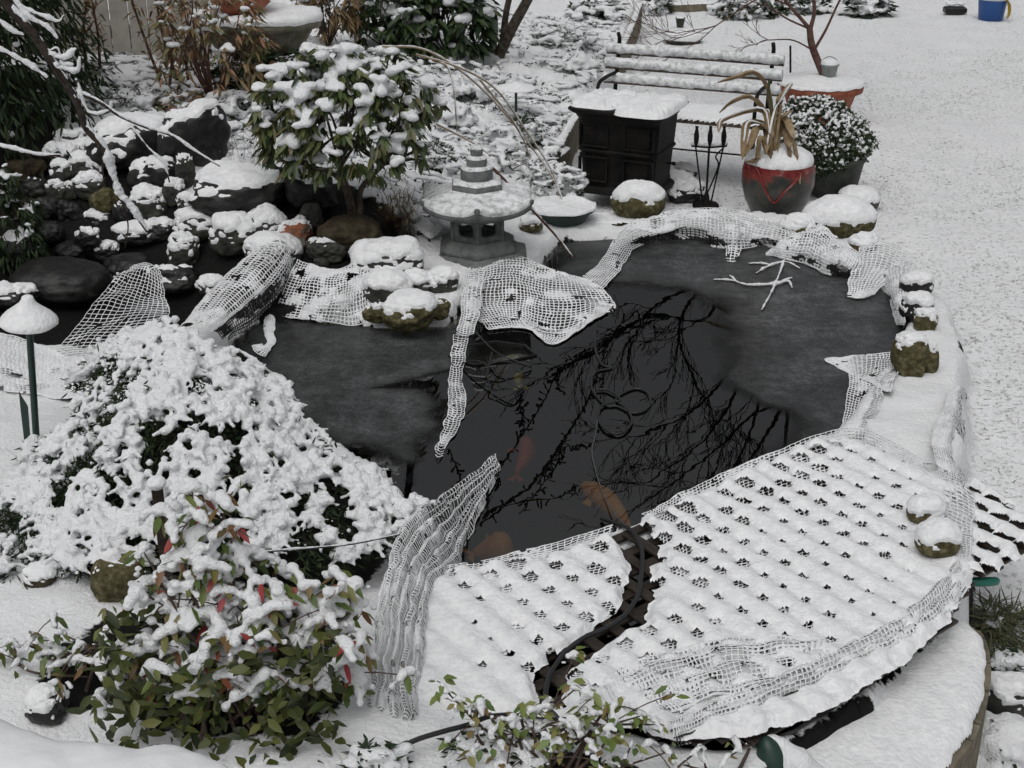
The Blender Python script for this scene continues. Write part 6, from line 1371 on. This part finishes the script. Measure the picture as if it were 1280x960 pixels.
# second tree: long budded shoots mirrored in the middle of the pond
g2_ = ground(540, 52); t2 = thing("budded_tree", g2_, "dark upright trunk with budded shoots behind the rhododendron", "tree"); mb = MB()
tube(mb, cr([g2_, PY(542, 20, g2_[1]), PY(538, -40, g2_[1]), PY(530, -160, g2_[1])], 14), np.linspace(.06, .045, 14), 10); mb.build("trunk", BARK, t2)
top2 = PY(530, -160, g2_[1]); mb = MB(); rg = np.random.default_rng(8)
def budded(pts, r0_, r1_):
    n = 60; c = cr(pts, n); tube(mb, c, np.linspace(r0_, r1_, n), 6)
    for k in range(2, n, 2):
        dv = rdir(1, rg)[0]; e = c[k] + dv * rg.uniform(.03, .09); tube(mb, [c[k], (c[k] + e) / 2, e], [.006, .007, .009], 4)
tube(mb, cr([top2, RF(500, 760, 10.6), RF(560, 690, 10.6)], 16), np.linspace(.04, .016, 16), 8)
j2 = RF(560, 690, 10.6)
budded([j2, RF(600, 650, 10.6), RF(665, 605, 10.6), RF(705, 550, 10.6), RF(735, 500, 10.6), RF(746, 470, 10.6), RF(765, 420, 10.6), RF(800, 385, 10.6)], .014, .006)
budded([RF(600, 655, 10.6), RF(640, 630, 10.6), RF(690, 624, 10.6), RF(722, 608, 10.6)], .009, .005); budded([RF(575, 640, 10.6), RF(620, 590, 10.6), RF(655, 540, 10.6), RF(680, 500, 10.6), RF(698, 460, 10.6)], .011, .005)
budded([RF(705, 550, 10.6), RF(690, 590, 10.6), RF(650, 640, 10.6)], .006, .004); budded([RF(670, 606, 10.6), RF(705, 562, 10.6), RF(738, 560, 10.6)], .005, .004); budded([RF(655, 540, 10.6), RF(652, 515, 10.6), RF(650, 500, 10.6)], .005, .004)
budded([RF(760, 440, 10.6), RF(720, 450, 10.6), RF(695, 470, 10.6), RF(700, 490, 10.6)], .006, .004); budded([RF(560, 560, 10.6), RF(575, 600, 10.6), RF(560, 640, 10.6)], .006, .004)
mb.build("budded_shoots", BARKK, t2)
# snow laden branch hanging in from the left
BARKH = mat("bark_dark", (.018, .014, .012), .85, .2, var=(.045, .036, .03), vscale=30, bump=.7)
hb = thing("overhanging_branch", PY(-30, -60, 5.6), "crooked bare branch lined with snow hanging across the upper left corner", "branch"); mb = MB(); ms = MB(); Yb = 5.4
main = [(-20, -60), (10, 5), (40, 40), (70, 85), (95, 125), (108, 160), (130, 185), (140, 215), (150, 245), (165, 262), (185, 290)]
for pth, r_, r2_, s_ in ((main, .022, .007, .016), ([(8, -10), (35, 22), (60, 36), (72, 50)], .01, .005, .018), ([(40, 40), (55, 62), (80, 75), (95, 62)], .009, .004, .016), ([(-20, 55), (10, 68), (35, 82), (60, 98)], .009, .004, .013), ([(70, 85), (95, 90), (100, 72)], .008, .003, .012),
                   ([(95, 115), (125, 128), (150, 145), (185, 160), (215, 170), (245, 190), (275, 208)], .008, .003, .009), ([(-10, 180), (20, 188), (50, 194), (75, 194)], .007, .004, .008), ([(95, 100), (110, 140), (135, 140), (140, 128)], .007, .003, .012), ([(60, 66), (72, 62), (78, 80), (92, 82)], .006, .003, .010),
                   ([(130, 185), (128, 210), (132, 235)], .005, .003, .0), ([(150, 245), (160, 280), (156, 310)], .004, .002, .0), ([(165, 160), (185, 185), (205, 205), (212, 228)], .005, .003, .006), ([(-10, 20), (15, 40), (30, 45)], .008, .004, .015), ([(20, 8), (50, 20), (72, 28), (80, 20)], .006, .003, .012)):
    shoot(mb, ms, [PY(a_, b_, Yb) for a_, b_ in pth], r_, r2_, max(12, len(pth) * 5), s_, 8)
mb.build("wood", BARKH, hb); ms.build("snow_cover", SNOWF, hb)
# slender stems with sparse leaves before the fence
g = ground(210, 110); sg_ = thing("young_shrub", g, "slim upright stems with a few yellow green leaves in front of the fence", "shrub"); mb = MB(); Pp = []; rg = np.random.default_rng(9)
for pth in ([(205, 112), (185, 60), (165, 0), (160, -30)], [(222, 100), (205, 50), (195, 0), (190, -30)], [(212, 108), (215, 60), (205, 20)], [(235, 100), (232, 60), (240, 20)], [(108, 80), (104, 40), (110, -10)], [(125, 85), (122, 40), (112, -10)]):
    c = cr([PY(a_, b_, g[1]) for a_, b_ in pth], 20); tube(mb, c, np.linspace(.011, .005, 20), 6)
    for k in range(5, 20): Pp += [c[k]] * 3
mb.build("stem", BARKR, sg_); Pp = np.array(Pp); mb = MB(); dd_ = rdir(len(Pp), rg); leaves(mb, Pp + rg.normal(size=Pp.shape) * .02, dd_, rdir(len(Pp), rg), rg.uniform(.05, .09, len(Pp)), np.full(len(Pp), .016)); mb.build("foliage", BRONZE, sg_)

# boxwood in its pot
g = P(1040, 242, -.09); bxp = thing("potted_boxwood", g, "frosted round boxwood in a dark pot behind the glazed planter", "potted shrub")
mb = MB(); lathe(mb, g, [(.001, 0), (.13, 0), (.15, .02), (.185, .22), (.195, .23), (.195, .26), (.17, .26), (.001, .24)], 40); mb.build("pot", POTD, bxp)
r = np.random.default_rng(31); n = 2600; d = rdir(n, r); d = d[d[:, 2] > -.75]; n = len(d); cc = PY(1024, 178, g[1]); rad = .30 * (.72 + .28 * r.random(n) ** .5) * (1 + .12 * vn(d, .5, 4)); rad = rad * (1 + .16 * vn(d, .8, 24) + .10 * vn(d, .3, 25)); T = cc + d * rad[:, None] * A(1.04, .9, .94)
per = 6; Pp = np.repeat(T, per, 0) + r.normal(size=(n * per, 3)) * .008; D = np.repeat(d, per, 0) + r.normal(size=(n * per, 3)) * .6
mb = MB(); leaves(mb, Pp, D, rdir(n * per, r), r.uniform(.015, .03, n * per), r.uniform(.008, .013, n * per), bend=0); mb.build("foliage", GR_BOX, bxp)
S = [];
for i in range(n):
    if r.random() < .45 + .55 * sstep(-.1, .5, d[i, 2]) and (rad[i] > .24): s_ = r.uniform(.007, .015); S.append((*(T[i] + d[i] * .008 + A(0, 0, .008)), s_, s_, s_ * .8))
snow_blobs("snow_load", S, bxp, .0055, 0, smooth=1)
mb = MB()
for k in range(14): e = T[r.integers(n)]; tube(mb, [g + ez * .22, (g + ez * .22) * .4 + e * .6, e], .006, 5)
mb.build("stem", BARK, bxp)

# ground cover of the bed: little leaves and lumps of snow, uncountable
r = np.random.default_rng(77); n = 36000; X_ = r.uniform(-4.6, 1.6, n); Y_ = r.uniform(6.8, 14.5, n)
BEDP = [tuple(P(a_, b_, .3)[:2]) for a_, b_ in [(60, 100), (230, 60), (420, 40), (640, -10), (770, -10), (740, 60), (690, 130), (670, 190), (610, 230), (520, 270), (420, 225), (300, 225), (210, 200), (100, 160), (40, 130)]]
k = (sdpoly(X_, Y_, BEDP) > -.1) & (vn(np.stack([X_, Y_, X_ * 0], -1), .3, 6) + .5 * vn(np.stack([X_, Y_, X_ * 0], -1), .1, 7) > -.12); X_, Y_ = X_[k], Y_[k]; Z_ = hbase(X_, Y_)
m = len(X_); D = np.stack([r.normal(size=m), r.normal(size=m), np.abs(r.normal(size=m)) * .7 + .15], -1)
mb = MB(); leaves(mb, np.stack([X_, Y_, Z_ + .005], -1), D, rdir(m, r) + A(0, 0, 1), r.uniform(.02, .05, m), r.uniform(.008, .015, m)); o = mb.build("ground_cover", GR_DARK); tag(o, "dark little leaves of ground cover poking through snow in the raised bed", "ground cover", kind="stuff")
sel = r.choice(m, min(5200, m), replace=False); S = []
for i in sel: s_ = r.uniform(.010, .032); S.append((X_[i], Y_[i], Z_[i] + .022 + s_ * .5, s_ * r.uniform(.8, 1.6), s_ * r.uniform(.8, 1.4), s_ * .6))
cov = thing("snow_lumps", (0, 7.5, .2), "lumps of snow resting on the ground cover of the raised bed", "snow"); cov["kind"] = "stuff"
snow_blobs("snow_load", S, cov, .016, .008)
# blades on the lawn
r = np.random.default_rng(78); n = 30000; u = r.random(n) ** 1.3; Y_ = 3.0 + u * 11; X_ = .6 + r.random(n) * 4.6; k = (sdpoly(X_, Y_, GARD) < -.07) & (vn(np.stack([X_, Y_, X_ * 0], -1), .25, 6) > -.5); X_, Y_ = X_[k], Y_[k]
k = ~((sdpoly(X_, Y_, capP) > -.03)); X_, Y_ = X_[k], Y_[k]; m = len(X_)
Z_ = hbase(X_, Y_); D = np.stack([r.normal(size=m) * .8, r.normal(size=m) * .8, np.ones(m) * .6], -1)
mb = MB(); leaves(mb, np.stack([X_, Y_, Z_ - .004], -1), D, rdir(m, r), r.uniform(.012, .03, m), r.uniform(.002, .004, m), bend=.4); o = mb.build("grass", GRASS); tag(o, "sparse grass tips poking through thin snow on the lawn", "grass", kind="stuff")
